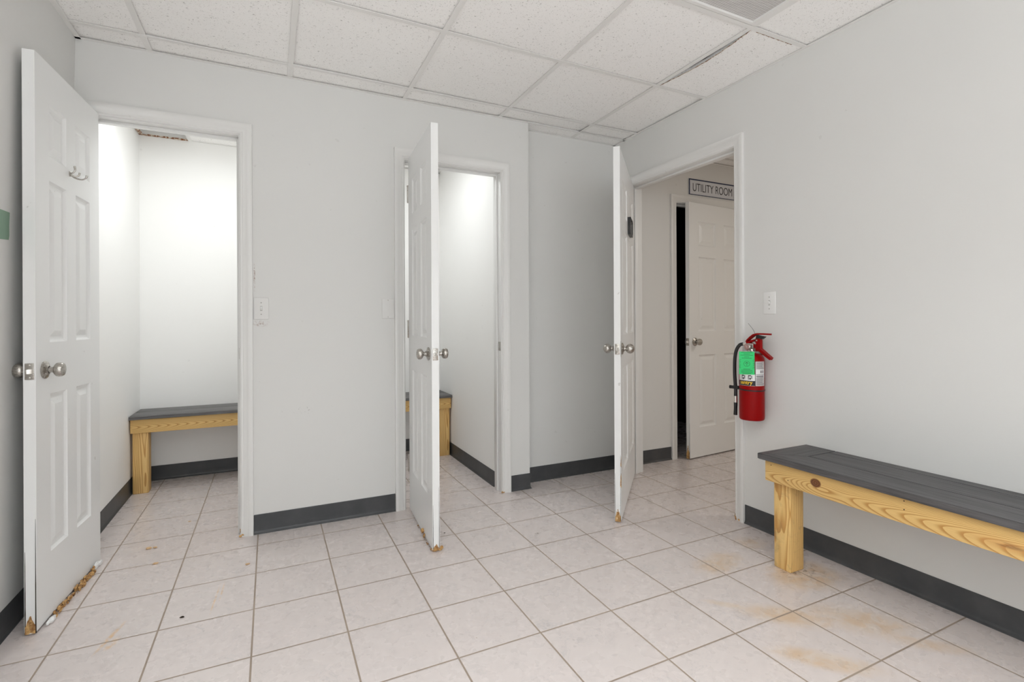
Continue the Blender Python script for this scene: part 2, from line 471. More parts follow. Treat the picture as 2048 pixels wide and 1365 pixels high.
# ------------------------------------------------------------------ main dimensions
XL, XR = -0.795, 2.305            # left and right wall faces
YB, YR = 2.914, 3.025             # closet front wall, recessed wall
YN = -2.75                        # wall behind the camera
XC = 1.527                        # outer corner of the closet block
D1 = (-0.742, -0.142, 2.050)      # closet doorway, left
D2 = (0.711, 1.325, 2.042)        # closet doorway, middle
D3 = (1.960, 2.862, 2.047)        # doorway in the right wall (y range)
D4 = (2.905, 3.700, 2.030)        # utility room doorway
JT = 0.018
TOP = 2.60

# ------------------------------------------------------------------ floor
f = B('floor', (-1.2, 5.4, YN - 0.15, 5.2, -0.12, 0.0), M['floor'])
tag(f, 'pinkish beige ceramic tile floor with brown grout lines and rust stains', 'floor', kind='structure')

# ------------------------------------------------------------------ walls
def wall(name, parts, mat, label):
    bm = bmesh.new()
    for p in parts: box(bm, *p)
    o = link(name, bm, mat); tag(o, label, 'wall', kind='structure'); return o
y0, y1 = YB, YR
wall('wall_back', [(-0.95, D1[0] - JT, y0, y1, 0, TOP), (D1[0] - JT, D1[1] + JT, y0, y1, D1[2] + JT, TOP),
                   (D1[1] + JT, D2[0] - JT, y0, y1, 0, TOP), (D2[0] - JT, D2[1] + JT, y0, y1, D2[2] + JT, TOP),
                   (D2[1] + JT, XC, y0, y1, 0, TOP)], M['wall'], 'white painted wall with the two closet doorways')
wall('wall_recess', [(XC + 0.0005, D4[0] - JT, YR, YR + 0.11, 0, TOP), (D4[0] - JT, D4[1] + JT, YR, YR + 0.11, D4[2] + JT, TOP),
                     (D4[1] + JT, 5.2, YR, YR + 0.11, 0, TOP)], M['wall'],
     'white wall set slightly further back than the closets, running on into the hallway')
# left wall is slightly out of plumb
bm = bmesh.new(); vs = box(bm, -0.95, XL, YN, YB - 0.0005, 0, TOP)
for v in vs:
    if v.co.x > -0.9: v.co.x = -0.842 + 0.050 * v.co.z / CEIL
tag(link('wall_left', bm, M['wall']), 'white left wall behind the open closet door', 'wall', kind='structure')
wall('wall_right', [(XR, XR + 0.115, YN, D3[0] - JT, 0, TOP), (XR, XR + 0.115, D3[0] - JT, D3[1] + JT, D3[2] + JT, TOP),
                    (XR, XR + 0.115, D3[1] + JT, YR - 0.0005, 0, TOP)], M['wall'], 'white right wall with bench, extinguisher and hallway doorway')
wall('wall_front', [(-0.95, -0.50, YN - 0.12, YN - 0.0005, 0, TOP), (1.90, 2.42, YN - 0.12, YN - 0.0005, 0, TOP), (-0.50, 1.90, YN - 0.12, YN - 0.0005, 0, 0.45), (-0.50, 1.90, YN - 0.12, YN - 0.0005, 2.05, TOP)], M['wall'], 'white wall behind the camera')
CY = 4.225
wall('wall_closet_left', [(-0.95, -0.808, YR + 0.0005, CY, 0, TOP)], M['closet'], 'brightened white left side wall inside the left closet')
wall('wall_closet_back', [(-0.95, 1.527, CY + 0.0005, CY + 0.1, 0, TOP)], M['closet'], 'brightened white back wall of the two closets behind their benches')
wall('wall_closet_divider', [(0.19, 0.29, YR + 0.0005, CY, 0, TOP)], M['closet'], 'white partition between the two closets')
wall('wall_closet_right', [(1.336, XC - 0.003, YR + 0.0005, CY, 0, TOP)], M['closet'], 'brightened white right side wall inside the middle closet')
wall('wall_hall_side', [(5.1, 5.2, 0.3, YR - 0.0005, 0, TOP)], M['wall_hall'], 'far end wall of the hallway')
wall('wall_hall_front', [(2.4205, 5.2, 0.2, 0.2995, 0, TOP)], M['wall_hall'], 'near wall of the hallway')
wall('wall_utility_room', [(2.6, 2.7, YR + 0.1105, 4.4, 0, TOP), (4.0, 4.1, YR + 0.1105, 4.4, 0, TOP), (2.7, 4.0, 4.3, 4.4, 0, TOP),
                           (2.6, 4.1, YR + 0.1105, 4.4, TOP, TOP + 0.05)], M['dark_room'], 'near-black walls imitating the unlit utility room behind the ajar door')

wn = empty('added_window', (0.70, YN - 0.06, 0)); tag(wn, 'wide unseen window added behind the camera for fill light', 'window', kind='structure')  # invented window, added only as a fill source
bm = bmesh.new()
for q in ((-1.2, 1.2, 0.45, 0.50), (-1.2, 1.2, 2.0, 2.05), (-1.2, -1.15, 0.50, 2.0), (1.15, 1.2, 0.50, 2.0), (-0.025, 0.025, 0.50, 2.0)): box(bm, q[0], q[1], -0.03, 0.03, q[2], q[3])
link('added_window_frame', bm, M['trim'], wn)
bm = bmesh.new(); box(bm, -1.15, 1.15, -0.004, 0.004, 0.50, 2.0)
gm, gt, gb = new_mat('fill_pane', 0.35, 0, (0.9, 0.95, 1.0)); gb.inputs['Emission Color'].default_value = (0.9, 0.96, 1, 1); gb.inputs['Emission Strength'].default_value = 0.8 * GLOW  # pane glow belongs to the added window fill
link('pane', bm, gm, wn)
# ------------------------------------------------------------------ ceiling
def ceiling(name, x0, x1, ya, yb, skip, label, gx=GX0, gy=GY0, jit=0.0085, seed=3):
    rnd = random.Random(seed)
    bm = bmesh.new(); gr = bmesh.new()
    h = 0.012
    xs = [x0] + [gx + GP * k for k in range(-3, 12) if x0 + 0.02 < gx + GP * k < x1 - 0.02] + [x1]
    ys = [ya] + [gy + GP * k for k in range(-12, 6) if ya + 0.02 < gy + GP * k < yb - 0.02] + [yb]
    for a, c in zip(xs, xs[1:]):
        for d, e in zip(ys, ys[1:]):
            cx, cy = (a + c) / 2, (d + e) / 2
            if any(s[0] < cx < s[1] and s[2] < cy < s[3] for s in skip): continue
            vs = box(bm, a + 0.003, c - 0.003, d + 0.003, e - 0.003, CEIL + 0.0015, CEIL + 0.017)
            dz = [rnd.uniform(0, jit) for _ in range(4)]
            for v in vs:
                i = (1 if v.co.x > cx else 0) + (2 if v.co.y > cy else 0)
                v.co.z += dz[i]
    for k in xs[1:-1]: box(gr, k - h, k + h, ya, yb, CEIL - 0.0012, CEIL + 0.0008)
    for k in ys[1:-1]: box(gr, x0, x1, k - h, k + h, CEIL - 0.0020, CEIL + 0.0002)
    for q in ((x0, x1, ya, ya + 0.018), (x0, x1, yb - 0.018, yb), (x0, x0 + 0.022, ya, yb), (x1 - 0.018, x1, ya, yb)):
        box(gr, *q, CEIL - 0.0024, CEIL - 0.0006)
    o = link(name, bm, M['tile']); tag(o, label, 'ceiling', kind='structure')
    g = link('ceiling_grid', gr, M['grid'], o)
    return o
def cell(kx, ky, nx=1, ny=1):
    return (GX0 + GP * kx, GX0 + GP * (kx + nx), GY0 - GP * (ky + ny), GY0 - GP * ky)
OFF = cell(3, 2, 1, 2)                       # switched off troffer near the right wall
ADDED_LIT = [cell(1, 3, 1, 2), cell(0, 6, 1, 2), cell(3, 6, 1, 2)]  # lit panels added out of view as fill
LOOSE = (GX0 + 4 * GP, XR + 0.05, GY0 - 2 * GP, GY0 - GP)
XLC = -0.792
ceiling('ceiling', XLC, XR, YN, YB, [OFF, LOOSE] + ADDED_LIT, 'white suspended ceiling of speckled acoustic panels in a metal grid')
# the strip of ceiling over the recess
bm = bmesh.new(); box(bm, XC + 0.002, XR, YB, YR, CEIL + 0.0015, CEIL + 0.017)
rc = link('ceiling_recess', bm, M['tile']); tag(rc, 'narrow strip of speckled ceiling over the recessed wall', 'ceiling', kind='structure')
bm = bmesh.new(); box(bm, XC + 0.0005, XR, YR - 0.018, YR, CEIL - 0.0024, CEIL - 0.0006)
for k in (GX0 + 4 * GP,): box(bm, k - 0.012, k + 0.012, YB - 0.02, YR, CEIL - 0.0012, CEIL + 0.0008)
box(bm, XR - 0.018, XR, YB, YR, CEIL - 0.0024, CEIL - 0.0006)
link('ceiling_grid', bm, M['grid'], rc)
HOLE = (-0.795, -0.515, 4.09, 4.24)
ceiling('ceiling_closet_left', -0.808, 0.19, YR, 4.088, [], 'white panel ceiling inside the left closet', seed=5, gy=3.9)
bm = bmesh.new(); box(bm, -0.505, 0.19, 4.092, CY, CEIL + 0.0015, CEIL + 0.017)
cs = link('ceiling_closet_strip', bm, M['tile']); tag(cs, 'white ceiling strip along the back of the left closet', 'ceiling', kind='structure')
bm = bmesh.new(); box(bm, -0.52, -0.498, 4.088, CY, CEIL - 0.002, CEIL + 0.001); box(bm, -0.498, 0.19, CY - 0.016, CY, CEIL - 0.002, CEIL + 0.001)
link('ceiling_grid', bm, M['grid'], cs)
ceiling('ceiling_closet_middle', 0.29, 1.336, YR, CY, [], 'white panel ceiling inside the middle closet', seed=6, gx=0.62, gy=3.80)
ceiling('ceiling_hall', 2.42, 5.1, 0.3, YR, [], 'white panel ceiling of the hallway', seed=8, gx=0.72, gy=2.90)
o = B('ceiling_plenum', (-0.95, 5.2, YN - 0.12, 5.0, TOP + 0.06, TOP + 0.12), M['plenum'])
tag(o, 'dark underside of the roof above the suspended ceiling', 'ceiling', kind='structure')
# rusty cut-out in the left closet ceiling
r = empty('ceiling_vent', (-0.655, 4.158, CEIL))
tag(r, 'grey ceiling access panel with a rusty chipped frame in the left closet', 'vent')
bm = bmesh.new()
rnd = random.Random(2)
def rag(bm, a, b, w, horiz):
    n = 14
    lo = [(-w * 0.5 + rnd.uniform(-1, 1) * w * 0.25) for _ in range(n + 1)]; hi = [(w * 0.5 + rnd.uniform(-1, 1) * w * 0.25) for _ in range(n + 1)]
    for i in range(n):
        t0 = i / n; t1 = (i + 1) / n
        p0 = Vector(a).lerp(Vector(b), t0); p1 = Vector(a).lerp(Vector(b), t1)
        q = []
        for p, l in ((p0, lo[i]), (p1, lo[i + 1]), (p1, hi[i + 1]), (p0, hi[i])):
            q.append((p.x, p.y + l) if horiz else (p.x + l, p.y))
        prism(bm, q, 0.0 - 0.003, 0.004 + rnd.uniform(0, 0.003), 'xy')
rag(bm, (-0.138, 0.060, 0), (0.135, 0.060, 0), 0.014, True)
rag(bm, (-0.142, -0.066, 0), (-0.142, 0.062, 0), 0.020, False)
link('rusty_frame', bm, M['rust'], r)
bm = bmesh.new(); box(bm, -0.14, 0.132, -0.064, 0.06, 0.045, 0.05)
for q in ((-0.14, -0.137, -0.064, 0.06), (-0.14, 0.132, 0.057, 0.06), (0.129, 0.132, -0.064, 0.06), (-0.14, 0.132, -0.064, -0.061)):
    box(bm, *q, 0.004, 0.045)
link('grey_panel', bm, M['plate_grey'], r)

# loose ceiling tile next to the right wall
lx0, lx1, ly0, ly1 = GX0 + 4 * GP, XR, GY0 - 2 * GP, GY0 - GP
lt = empty('ceiling_tile', ((lx0 + lx1) / 2, (ly0 + ly1) / 2, CEIL))
tag(lt, 'loose speckled ceiling tile with chipped brown edges beside the off light panel', 'ceiling tile')
bm = bmesh.new()
hx, hy = (lx1 - lx0) / 2, (ly1 - ly0) / 2
n = 18
left = []
for i in range(n + 1):
    t = i / n
    y = -hy + 0.014 + (2 * hy - 0.026) * t
    bow = 0.034 * math.sin(PI * (0.06 + 0.88 * t)) ** 1.2 + 0.0015 * math.sin(i * 2.3)
    left.append((-hx + 0.010 + bow, y))
pts = left + [(hx - 0.004, hy - 0.012), (hx - 0.004, -hy + 0.014)]
prism(bm, pts, 0.0015, 0.017, 'xy')
panel = link('panel', bm, M['tile'], lt)
bm = bmesh.new()
for i in range(n):
    (a, b_), (c, d_) = left[i], left[i + 1]
    wv = 0.0022 + 0.002 * abs(math.sin(i * 1.7))
    prism(bm, [(a - 0.001, b_), (a + wv, b_), (c + wv, d_), (c - 0.001, d_)], 0.0002, 0.0016, 'xy')
for i in range(22):
    x = -hx + 0.05 + i * 0.011; y = -hy + 0.0155 + 0.0012 * math.sin(i * 2.1)
    prism(bm, [(x, y - 0.003), (x + 0.0115, y - 0.003), (x + 0.0115, y + 0.0025 + 0.001 * math.sin(i)), (x, y + 0.0025)], 0.0002, 0.0016, 'xy')
link('chipped_edge', bm, M['rust'], lt)

# ------------------------------------------------------------------ ceiling lights
def troffer(rect, label, lit):
    x0, x1, ya, yb = rect
    cx, cy = (x0 + x1) / 2, (ya + yb) / 2; hx, hy = (x1 - x0) / 2, (yb - ya) / 2
    r = empty('ceiling_light', (cx, cy, CEIL)); tag(r, label, 'ceiling light')
    bm = bmesh.new(); e, t = 0.014, 0.030
    for q in ((-hx + e, hx - e, -hy + e, -hy + t), (-hx + e, hx - e, hy - t, hy - e), (-hx + e, -hx + t, -hy + t, hy - t), (hx - t, hx - e, -hy + t, hy - t)):
        box(bm, *q, -0.003, 0.012, bev=0.001)
    link('frame', bm, M['grid'], r)
    bm = bmesh.new(); box(bm, -hx + t - 0.002, hx - t + 0.002, -hy + t - 0.002, hy - t + 0.002, 0.006, 0.010)
    link('diffuser', bm, M['glow'] if lit else M['lens'], r)
    bm = bmesh.new(); box(bm, -hx + 0.016, hx - 0.016, -hy + 0.016, hy - 0.016, 0.02, 0.09)
    link('housing', bm, M['grid'], r)
troffer(OFF, 'switched off ceiling light with grey prismatic panel near the right wall', False)
troffer(ADDED_LIT[0], 'added lit ceiling light panel, unseen, right above the camera', True)
troffer(ADDED_LIT[1], 'added lit ceiling light panel, unseen, behind the camera on the left', True)
troffer(ADDED_LIT[2], 'added lit ceiling light panel, unseen, behind the camera on the right', True)
troffer((3.9 - GP / 2, 3.9 + GP / 2, 1.3 - GP / 2, 1.3 + GP / 2), 'small square light panel in the hallway ceiling', True)
for cx, cy, lab in ((-0.27, 3.40, 'left'), (0.74, 3.40, 'middle')):
    r = empty('ceiling_light', (cx, cy, CEIL)); tag(r, 'slim ceiling light inside the %s closet' % lab, 'ceiling light')
    bm = bmesh.new(); box(bm, -0.19, 0.19, -0.28, 0.28, -0.022, -0.003, bev=0.003); link('frame', bm, M['grid'], r)
    bm = bmesh.new(); box(bm, -0.18, 0.18, -0.265, 0.265, -0.034, -0.0225, bev=0.003); link('diffuser', bm, M['glow'], r)
r = empty('added_floor_lamp', (UX, UY, -0.24)); tag(r, 'added uplighting floor lamp, unseen, behind the camera', 'floor lamp')  # lamp added out of view to brighten the ceiling
bm = bmesh.new(); lathe(bm, [(0, 0.24), (0.14, 0.24), (0.14, 0.255), (0.02, 0.27), (0, 0.27)]); link('base', bm, M['steel'], r, True)
bm = bmesh.new(); lathe(bm, [(0, 0.27), (0.012, 0.27), (0.012, 1.60), (0, 1.60)], n=20); link('pole', bm, M['steel'], r, True)
bm = bmesh.new(); lathe(bm, [(0.012, 1.59), (0.10, 1.62), (0.20, 1.71), (0.205, 1.71), (0.10, 1.61), (0.013, 1.58)]); link('lamp_shade', bm, M['plate'], r, True)
# a small bracket on the middle closet ceiling
bm = bmesh.new()
box(bm, 1.02, 1.05, 3.93, 4.10, CEIL - 0.010, CEIL - 0.0026); box(bm, 1.05, 1.09, 4.03, 4.045, CEIL - 0.010, CEIL - 0.0026)
link('ceiling_bracket', bm, M['grid']); tag(bpy.data.objects['ceiling_bracket'], 'small white metal bracket on the middle closet ceiling', 'bracket')

# ------------------------------------------------------------------ door frames
CAS = [(0.004, 0.0), (0.004, 0.007), (0.009, 0.0105), (0.016, 0.0095), (0.020, 0.0120), (0.034, 0.0115), (0.038, 0.0140), (0.043, 0.0155),
       (0.049, 0.0165), (0.056, 0.0165), (0.061, 0.0150), (0.062, 0.0)]
def frame(name, a, b, z1, face, thick, axis, sgn, label, back=True, stop=0.045):
    """a..b opening along the wall, face = wall plane, sgn = direction out of the wall towards the viewer's room"""
    bm = bmesh.new()
    def V(u, d, z): return (u, face + sgn * d, z) if axis == 'x' else (face + sgn * d, u, z)
    sides = [(1, 0.0)] + ([(-1, -thick)] if back else [])
    for s, base in sides:
        rings = []
        for st in range(4):
            ring = []
            for wv, t in CAS:
                u = a - wv if st in (0, 1) else b + wv
                z = 0.0 if st in (0, 3) else z1 + wv
                ring.append(bm.verts.new(V(u, base + s * t, z)))
            rings.append(ring)
        for R0, R1 in zip(rings, rings[1:]):
            for i in range(len(CAS) - 1): bm.faces.new((R0[i], R0[i + 1], R1[i + 1], R1[i]))
        bm.faces.new(rings[0]); bm.faces.new(rings[3][::-1])
    def bx(u0, u1, d0, d1, za, zb):
        p, q = V(u0, d0, za), V(u1, d1, zb)
        box(bm, min(p[0], q[0]), max(p[0], q[0]), min(p[1], q[1]), max(p[1], q[1]), za, zb, bev=0.0012)
    e = 0.0012
    bx(a - JT + e, a, -thick - e, e, 0.0, z1); bx(b, b + JT - e, -thick - e, e, 0.0, z1)
    bx(a - JT + e, b + JT - e, -thick - e, e, z1, z1 + JT - e)
    s0, s1 = -stop, -stop - 0.034
    bx(a, a + 0.011, s1, s0, 0.0, z1 - 0.011); bx(b - 0.011, b, s1, s0, 0.0, z1 - 0.011); bx(a, b, s1, s0, z1 - 0.011, z1)
    o = link(name, bm, M['trim'], smooth=True); tag(o, label, 'door frame', kind='structure'); return o
T1 = frame('trim_1', *D1, YB, YR - YB, 'x', -1, 'white moulded frame of the left closet doorway')
T2 = frame('trim_2', *D2, YB, YR - YB, 'x', -1, 'white moulded frame of the middle closet doorway')
T3 = frame('trim_3', *D3, XR, 0.115, 'y', -1, 'white moulded frame of the doorway in the right wall')
T4 = frame('trim_4', *D4, YR, 0.11, 'x', -1, 'white moulded frame of the utility room doorway', back=False)
def strike(parent, M4, wd=0.026, hg=0.057):
    bm = bmesh.new()
    box(bm, -wd / 2, wd / 2, 0, 0.002, -hg / 2, hg / 2, bev=0.0008)
    o = link('strike_plate', bm, M['nickel'], parent, True); o.matrix_local = M4
    bm = bmesh.new(); box(bm, -0.007, 0.007, 0.0018, 0.0026, -0.012, 0.012); p = link('latch_hole', bm, M['slot'], o)
    return o
# plate local +y = out of the jamb
strike(T1, Matrix.Translation((D1[1], YB + 0.022, 0.935)) @ Matrix.Rotation(PI / 2, 4, 'Z'))
strike(T2, Matrix.Translation((D2[1], YB + 0.022, 0.935)) @ Matrix.Rotation(PI / 2, 4, 'Z'), 0.034)
strike(T3, Matrix.Translation((XR + 0.016, D3[0], 0.945)))
# grime where the frames meet the floor
def chips(parent, pts, seed):
    rnd = random.Random(seed); bm = bmesh.new()
    for (x, y, z, r, sx, sy, sz) in pts: lump(bm, (x, y, z), r, rnd.randint(0, 999), (sx, sy, sz), 1, 0.5)
    return link('worn_chip', bm, M['core'], parent)
chips(T1, [(D1[1] + 0.001, YB - 0.001, 0.03, 0.008, .25, .4, 2.2), (D1[1] + 0.012, YB - 0.011, 0.012, 0.006, 1, .2, 1), (D1[1] + 0.003, YB - 0.008, 0.006, 0.007, 1, .6, .8)], 1)
chips(T2, [(D2[1] + 0.002, YB - 0.006, 0.006, 0.006, 1, .6, 1), (D2[1] + 0.010, YB - 0.011, 0.006, 0.005, 1.4, .2, .8)], 2)
chips(T3, [(XR - 0.011, D3[0] - 0.010, 0.010, 0.007, .2, 1, 1.5), (XR - 0.012, D3[0] - 0.03, 0.008, 0.007, .2, 1.6, .8), (XR - 0.004, D3[0] + 0.001, 0.02, 0.006, .8, .2, 2)], 3)

# ------------------------------------------------------------------ baseboards
def baseboard(name, path, label, h=0.100):
    """path: 2-D points, wall on the left-hand side; cove profile"""
    prof = [(0.0, 0.0), (0.011, 0.0), (0.0105, 0.003), (0.006, 0.008), (0.0035, 0.016), (0.003, 0.03), (0.003, h - 0.002), (0.002, h), (0.0, h)]
    bm = bmesh.new(); P = [Vector(p) for p in path]; rings = []
    for i, p in enumerate(P):
        ds = []
        if i > 0: ds.append((P[i] - P[i - 1]).normalized())
        if i < len(P) - 1: ds.append((P[i + 1] - P[i]).normalized())
        ns = [Vector((d.y, -d.x)) for d in ds]
        nn = ns[0] if len(ns) == 1 else (ns[0] + ns[1]) / (1 + ns[0].dot(ns[1]))
        rings.append([bm.verts.new((p.x + nn.x * d, p.y + nn.y * d, z)) for d, z in prof])
    for R0, R1 in zip(rings, rings[1:]):
        for j in range(len(prof)): bm.faces.new((R0[j], R0[(j + 1) % len(prof)], R1[(j + 1) % len(prof)], R1[j]))
    bm.faces.new(rings[0]); bm.faces.new(rings[-1][::-1])
    o = link(name, bm, M['base']); tag(o, label, 'baseboard', kind='structure'); return o
c = 0.0625
baseboard('baseboard_back', [(D1[1] + c, YB), (D2[0] - c, YB)], 'dark grey vinyl baseboard between the two closet doorways')
baseboard('baseboard_corner', [(D2[1] + c, YB), (XC, YB), (XC, YR)], 'short dark grey baseboard wrapping the closet corner')
baseboard('baseboard_recess', [(XC + 0.012, YR), (XR, YR), (XR, D3[1] + c)], 'dark grey baseboard along the recessed wall')
baseboard('baseboard_left', [(-0.842, YN), (-0.842, YB - 0.001)], 'dark grey baseboard along the left wall')
baseboard('baseboard_right', [(XR, D3[0] - c), (XR, YN)], 'dark grey baseboard along the right wall under the bench')
baseboard('baseboard_closet_left', [(-0.808, YR + 0.002), (-0.808, CY), (0.19, CY)], 'dark grey baseboard inside the left closet')
baseboard('baseboard_closet_middle', [(0.29, CY), (1.336, CY), (1.336, YR + 0.02)], 'dark grey baseboard inside the middle closet')
baseboard('baseboard_hall', [(2.4215, YR), (D4[0] - c, YR)], 'dark grey baseboard in the hallway left of the utility door')

# ------------------------------------------------------------------ six panel doors
def panel_leaf(L, Z0, Z1, T, st=0.105, mid=0.095, hinge_left=True):
    """leaf in local x 0..L, y 0..T, z Z0..Z1, moulded panels pressed into both faces"""
    bm = bmesh.new()
    pw = (L - 2 * st - mid) / 2
    xs = [0, st, st + pw, st + pw + mid, L - st, L]
    s = (Z1 - Z0) / 2.03
    zs = [Z0] + [Z0 + k * s for k in (0.235, 0.815, 1.005, 1.600, 1.690, 1.885)] + [Z1]
    prof = [(0.0, 0.0), (0.004, 0.0045), (0.009, 0.0085), (0.015, 0.0098), (0.020, 0.0098), (0.040, 0.0030), (0.043, 0.0022)]
    for face, sg in ((0.0, 1), (T, -1)):
        for i in range(5):
            for j in range(7):
                x0, x1, z0, z1 = xs[i], xs[i + 1], zs[j], zs[j + 1]
                if i in (1, 3) and j in (1, 3, 5):
                    prev = None
                    for d, dep in prof:
                        d = min(d, (x1 - x0) * 0.42)
                        ring = [bm.verts.new((x, face + sg * dep, z)) for x, z in ((x0 + d, z0 + d), (x1 - d, z0 + d), (x1 - d, z1 - d), (x0 + d, z1 - d))]
                        if prev:
                            for k in range(4): bm.faces.new((prev[k], prev[(k + 1) % 4], ring[(k + 1) % 4], ring[k]))
                        prev = ring
                    bm.faces.new(prev)
                else:
                    bm.faces.new([bm.verts.new((x, face, z)) for x, z in ((x0, z0), (x1, z0), (x1, z1), (x0, z1))])
    for q in (((0, 0, Z0), (0, T, Z0), (0, T, Z1), (0, 0, Z1)), ((L, 0, Z0), (L, T, Z0), (L, T, Z1), (L, 0, Z1)),
              ((0, 0, Z0), (L, 0, Z0), (L, T, Z0), (0, T, Z0)), ((0, 0, Z1), (L, 0, Z1), (L, T, Z1), (0, T, Z1))):
        bm.faces.new([bm.verts.new(p) for p in q])
    bmesh.ops.remove_doubles(bm, verts=bm.verts[:], dist=1e-5)
    return bm
def knob(parent, pos, d, flat=False, short=False, brass=False, mat=None):
    """rose, neck and knob growing from pos in direction d (leaf space)"""
    mat = mat or M['nickel']
    m4 = axis_mat(pos, d)
    bm = bmesh.new()
    lathe(bm, [(0, 0), (0.031, 0), (0.0325, 0.002), (0.0325, 0.004), (0.030, 0.0065), (0.024, 0.0085), (0.0165, 0.011), (0.014, 0.014)], m4, 40)
    rose = link('rose', bm, mat, parent, True)
    k = 0.72 if short else 1.0
    bm = bmesh.new()
    if flat:
        lathe(bm, [(0.0115, 0.010), (0.010, 0.022), (0.0115, 0.028), (0.019, 0.031), (0.0245, 0.036), (0.0262, 0.043), (0.0255, 0.050), (0.0225, 0.0555), (0.015, 0.0585), (0, 0.0595)], m4, 40)
    else:
        pr = [(0.0125, 0.009), (0.0105, 0.018 * k), (0.0115, 0.026 * k)]
        cz, R = 0.040 * k + 0.004, 0.0265
        for i in range(12):
            a = math.radians(148 - i * 13.4)
            pr.append((R * math.sin(a), cz - R * math.cos(a) * -1 if False else cz + R * -math.cos(PI - a) * -1 if False else cz - R * math.cos(PI - a) * -1))
        pr = pr[:3]
        for i in range(13):
            a = math.radians(-62 + i * (152 / 12))
            pr.append((R * math.cos(a), cz + R * 0.92 * math.sin(a)))
        pr.append((0, cz + R * 0.92))
        lathe(bm, pr, m4, 40)
    link('knob', bm, mat, parent, True)
def latch(parent, L, T, z, bolt=0.009, plate_w=0.026):
    bm = bmesh.new()
    box(bm, L - 0.001, L + 0.0016, T / 2 - plate_w / 2, T / 2 + plate_w / 2, z - 0.029, z + 0.029, bev=0.0012)
    o = link('latch_plate', bm, M['nickel'], parent, True)
    bm = bmesh.new()
    lathe(bm, [(0.0095, 0), (0.0095, 0.0016), (0.0088, 0.0024), (0, 0.0024)], axis_mat((L + 0.001, T / 2, z), (1, 0, 0)), 24)
    prism(bm, [(L + 0.001, T / 2 - 0.007), (L + 0.001 + bolt, T / 2 - 0.006), (L + 0.001 + bolt, T / 2 - 0.003), (L + 0.003, T / 2 + 0.007), (L + 0.001, T / 2 + 0.007)], z - 0.0075, z + 0.0075, 'xy')
    link('latch_bolt', bm, M['silver'], o, True)
    for s in (-1, 1):
        bm = bmesh.new(); lathe(bm, [(0, 0.0010), (0.0036, 0.0010), (0.0036, 0.0022), (0.002, 0.0030), (0, 0.0028)], axis_mat((L + 0.001, T / 2, z + s * 0.022), (1, 0, 0)), 16)
        link('screw', bm, M['steel'], o, True)
def hinge(parent, z, T, side):
    """three knuckle butt hinge at the pin line x=0, leaf plate on the leaf's hinge edge"""
    bm = bmesh.new()
    lathe(bm, [(0, -0.050), (0.003, -0.050), (0.0058, -0.046), (0.0058, 0.046), (0.0072, 0.047), (0.0072, 0.050), (0.004, 0.053), (0, 0.053)],
          Matrix.Translation((-0.004, side[0], z)), 20)
    o = link('hinge', bm, M['nickel'], parent, True)
    bm = bmesh.new(); a, b_ = sorted((side[0], side[0] + side[1] * 0.030)); box(bm, -0.0022, -0.0002, a, b_, z - 0.044, z + 0.044)
    link('hinge_plate', bm, M['nickel'], o)
    return o
def ragged(bm, pts, T0, T1, plane): prism(bm, pts, T0, T1, plane)

def door(name, pin, tip, L, T, Z0, Z1, side, label, knob_z=0.935, backset=0.062, st=0.105, mid=0.095):
    """pin -> tip gives the reference face (local y=0); the leaf thickness goes to local +y*side"""
    d = Vector((tip[0] - pin[0], tip[1] - pin[1])); rz = math.atan2(d.y, d.x)
    r = empty(name, (pin[0], pin[1], 0), rz); tag(r, label, 'door', kind='structure')
    bm = panel_leaf(L, Z0, Z1, T, st, mid)
    if side < 0: bmesh.ops.translate(bm, verts=bm.verts[:], vec=(0, -T, 0))
    leaf = link('leaf', bm, M['door'], r)
    return r, leaf

# --- door 1: left closet, swung fully open along the left wall
z0, z1 = 0.012, 2.056
p1, t1 = (-0.706, 2.900), (-0.7425, 2.318)
L1 = math.dist(p1, t1)
r1, leaf1 = door('door_1', p1, t1, L1, 0.035, z0, z1, -1, 'white six panel closet door standing fully open at the left wall', st=0.105, mid=0.085)
# local: x towards the free edge, y=0 the face seen by the camera (towards +X world), thickness to -y
S1 = -1
def to_side(o): return o
knob(r1, (L1 - 0.062, 0, 0.925), (0, 1, 0), flat=True)
knob(r1, (L1 - 0.062, -0.035, 0.925), (0, -1, 0), short=True)
def latch_at(r, L, ymid, z, **k):
    e = empty('tmp'); bpy.data.objects.remove(e)
    n0 = set(bpy.data.objects)
    latch(r, L, 0.035, z, **k)
    for o in set(bpy.data.objects) - n0:
        if o.parent == r: o.location.y += ymid - 0.0175
latch_at(r1, L1, -0.0175, 0.925)
# double coat hook on the face
bm = bmesh.new()
hx_, hz_ = 0.305, 1.690
lathe(bm, [(0, 0), (0.014, 0), (0.014, 0.003), (0.010, 0.006), (0, 0.007)], axis_mat((hx_, 0, hz_ + 0.008), (0, 1, 0)), 24)
tube(bm, [(hx_, 0.004, hz_ + 0.012), (hx_, 0.014, hz_ + 0.016), (hx_, 0.022, hz_ + 0.030), (hx_, 0.020, hz_ + 0.052)], [0.0042, 0.0036, 0.0052], 12)
tube(bm, [(hx_, 0.004, hz_ + 0.004), (hx_, 0.022, hz_ - 0.012), (hx_, 0.048, hz_ - 0.018), (hx_, 0.066, hz_ - 0.008), (hx_, 0.070, hz_ + 0.006)], [0.0044, 0.004, 0.0036, 0.0056], 12)
tube(bm, [(hx_ + 0.002, 0.004, hz_ + 0.006), (hx_ - 0.004, 0.020, hz_ - 0.004), (hx_ - 0.010, 0.034, hz_ + 0.004), (hx_ - 0.012, 0.038, hz_ + 0.020)], [0.0042, 0.0036, 0.005], 12)
for v in bm.verts: v.co = Vector((hx_ + (v.co.x - hx_) * 0.62, v.co.y * 0.8, hz_ + (v.co.z - hz_) * 0.75))
link('coat_hook', bm, M['nickel'], r1, True)
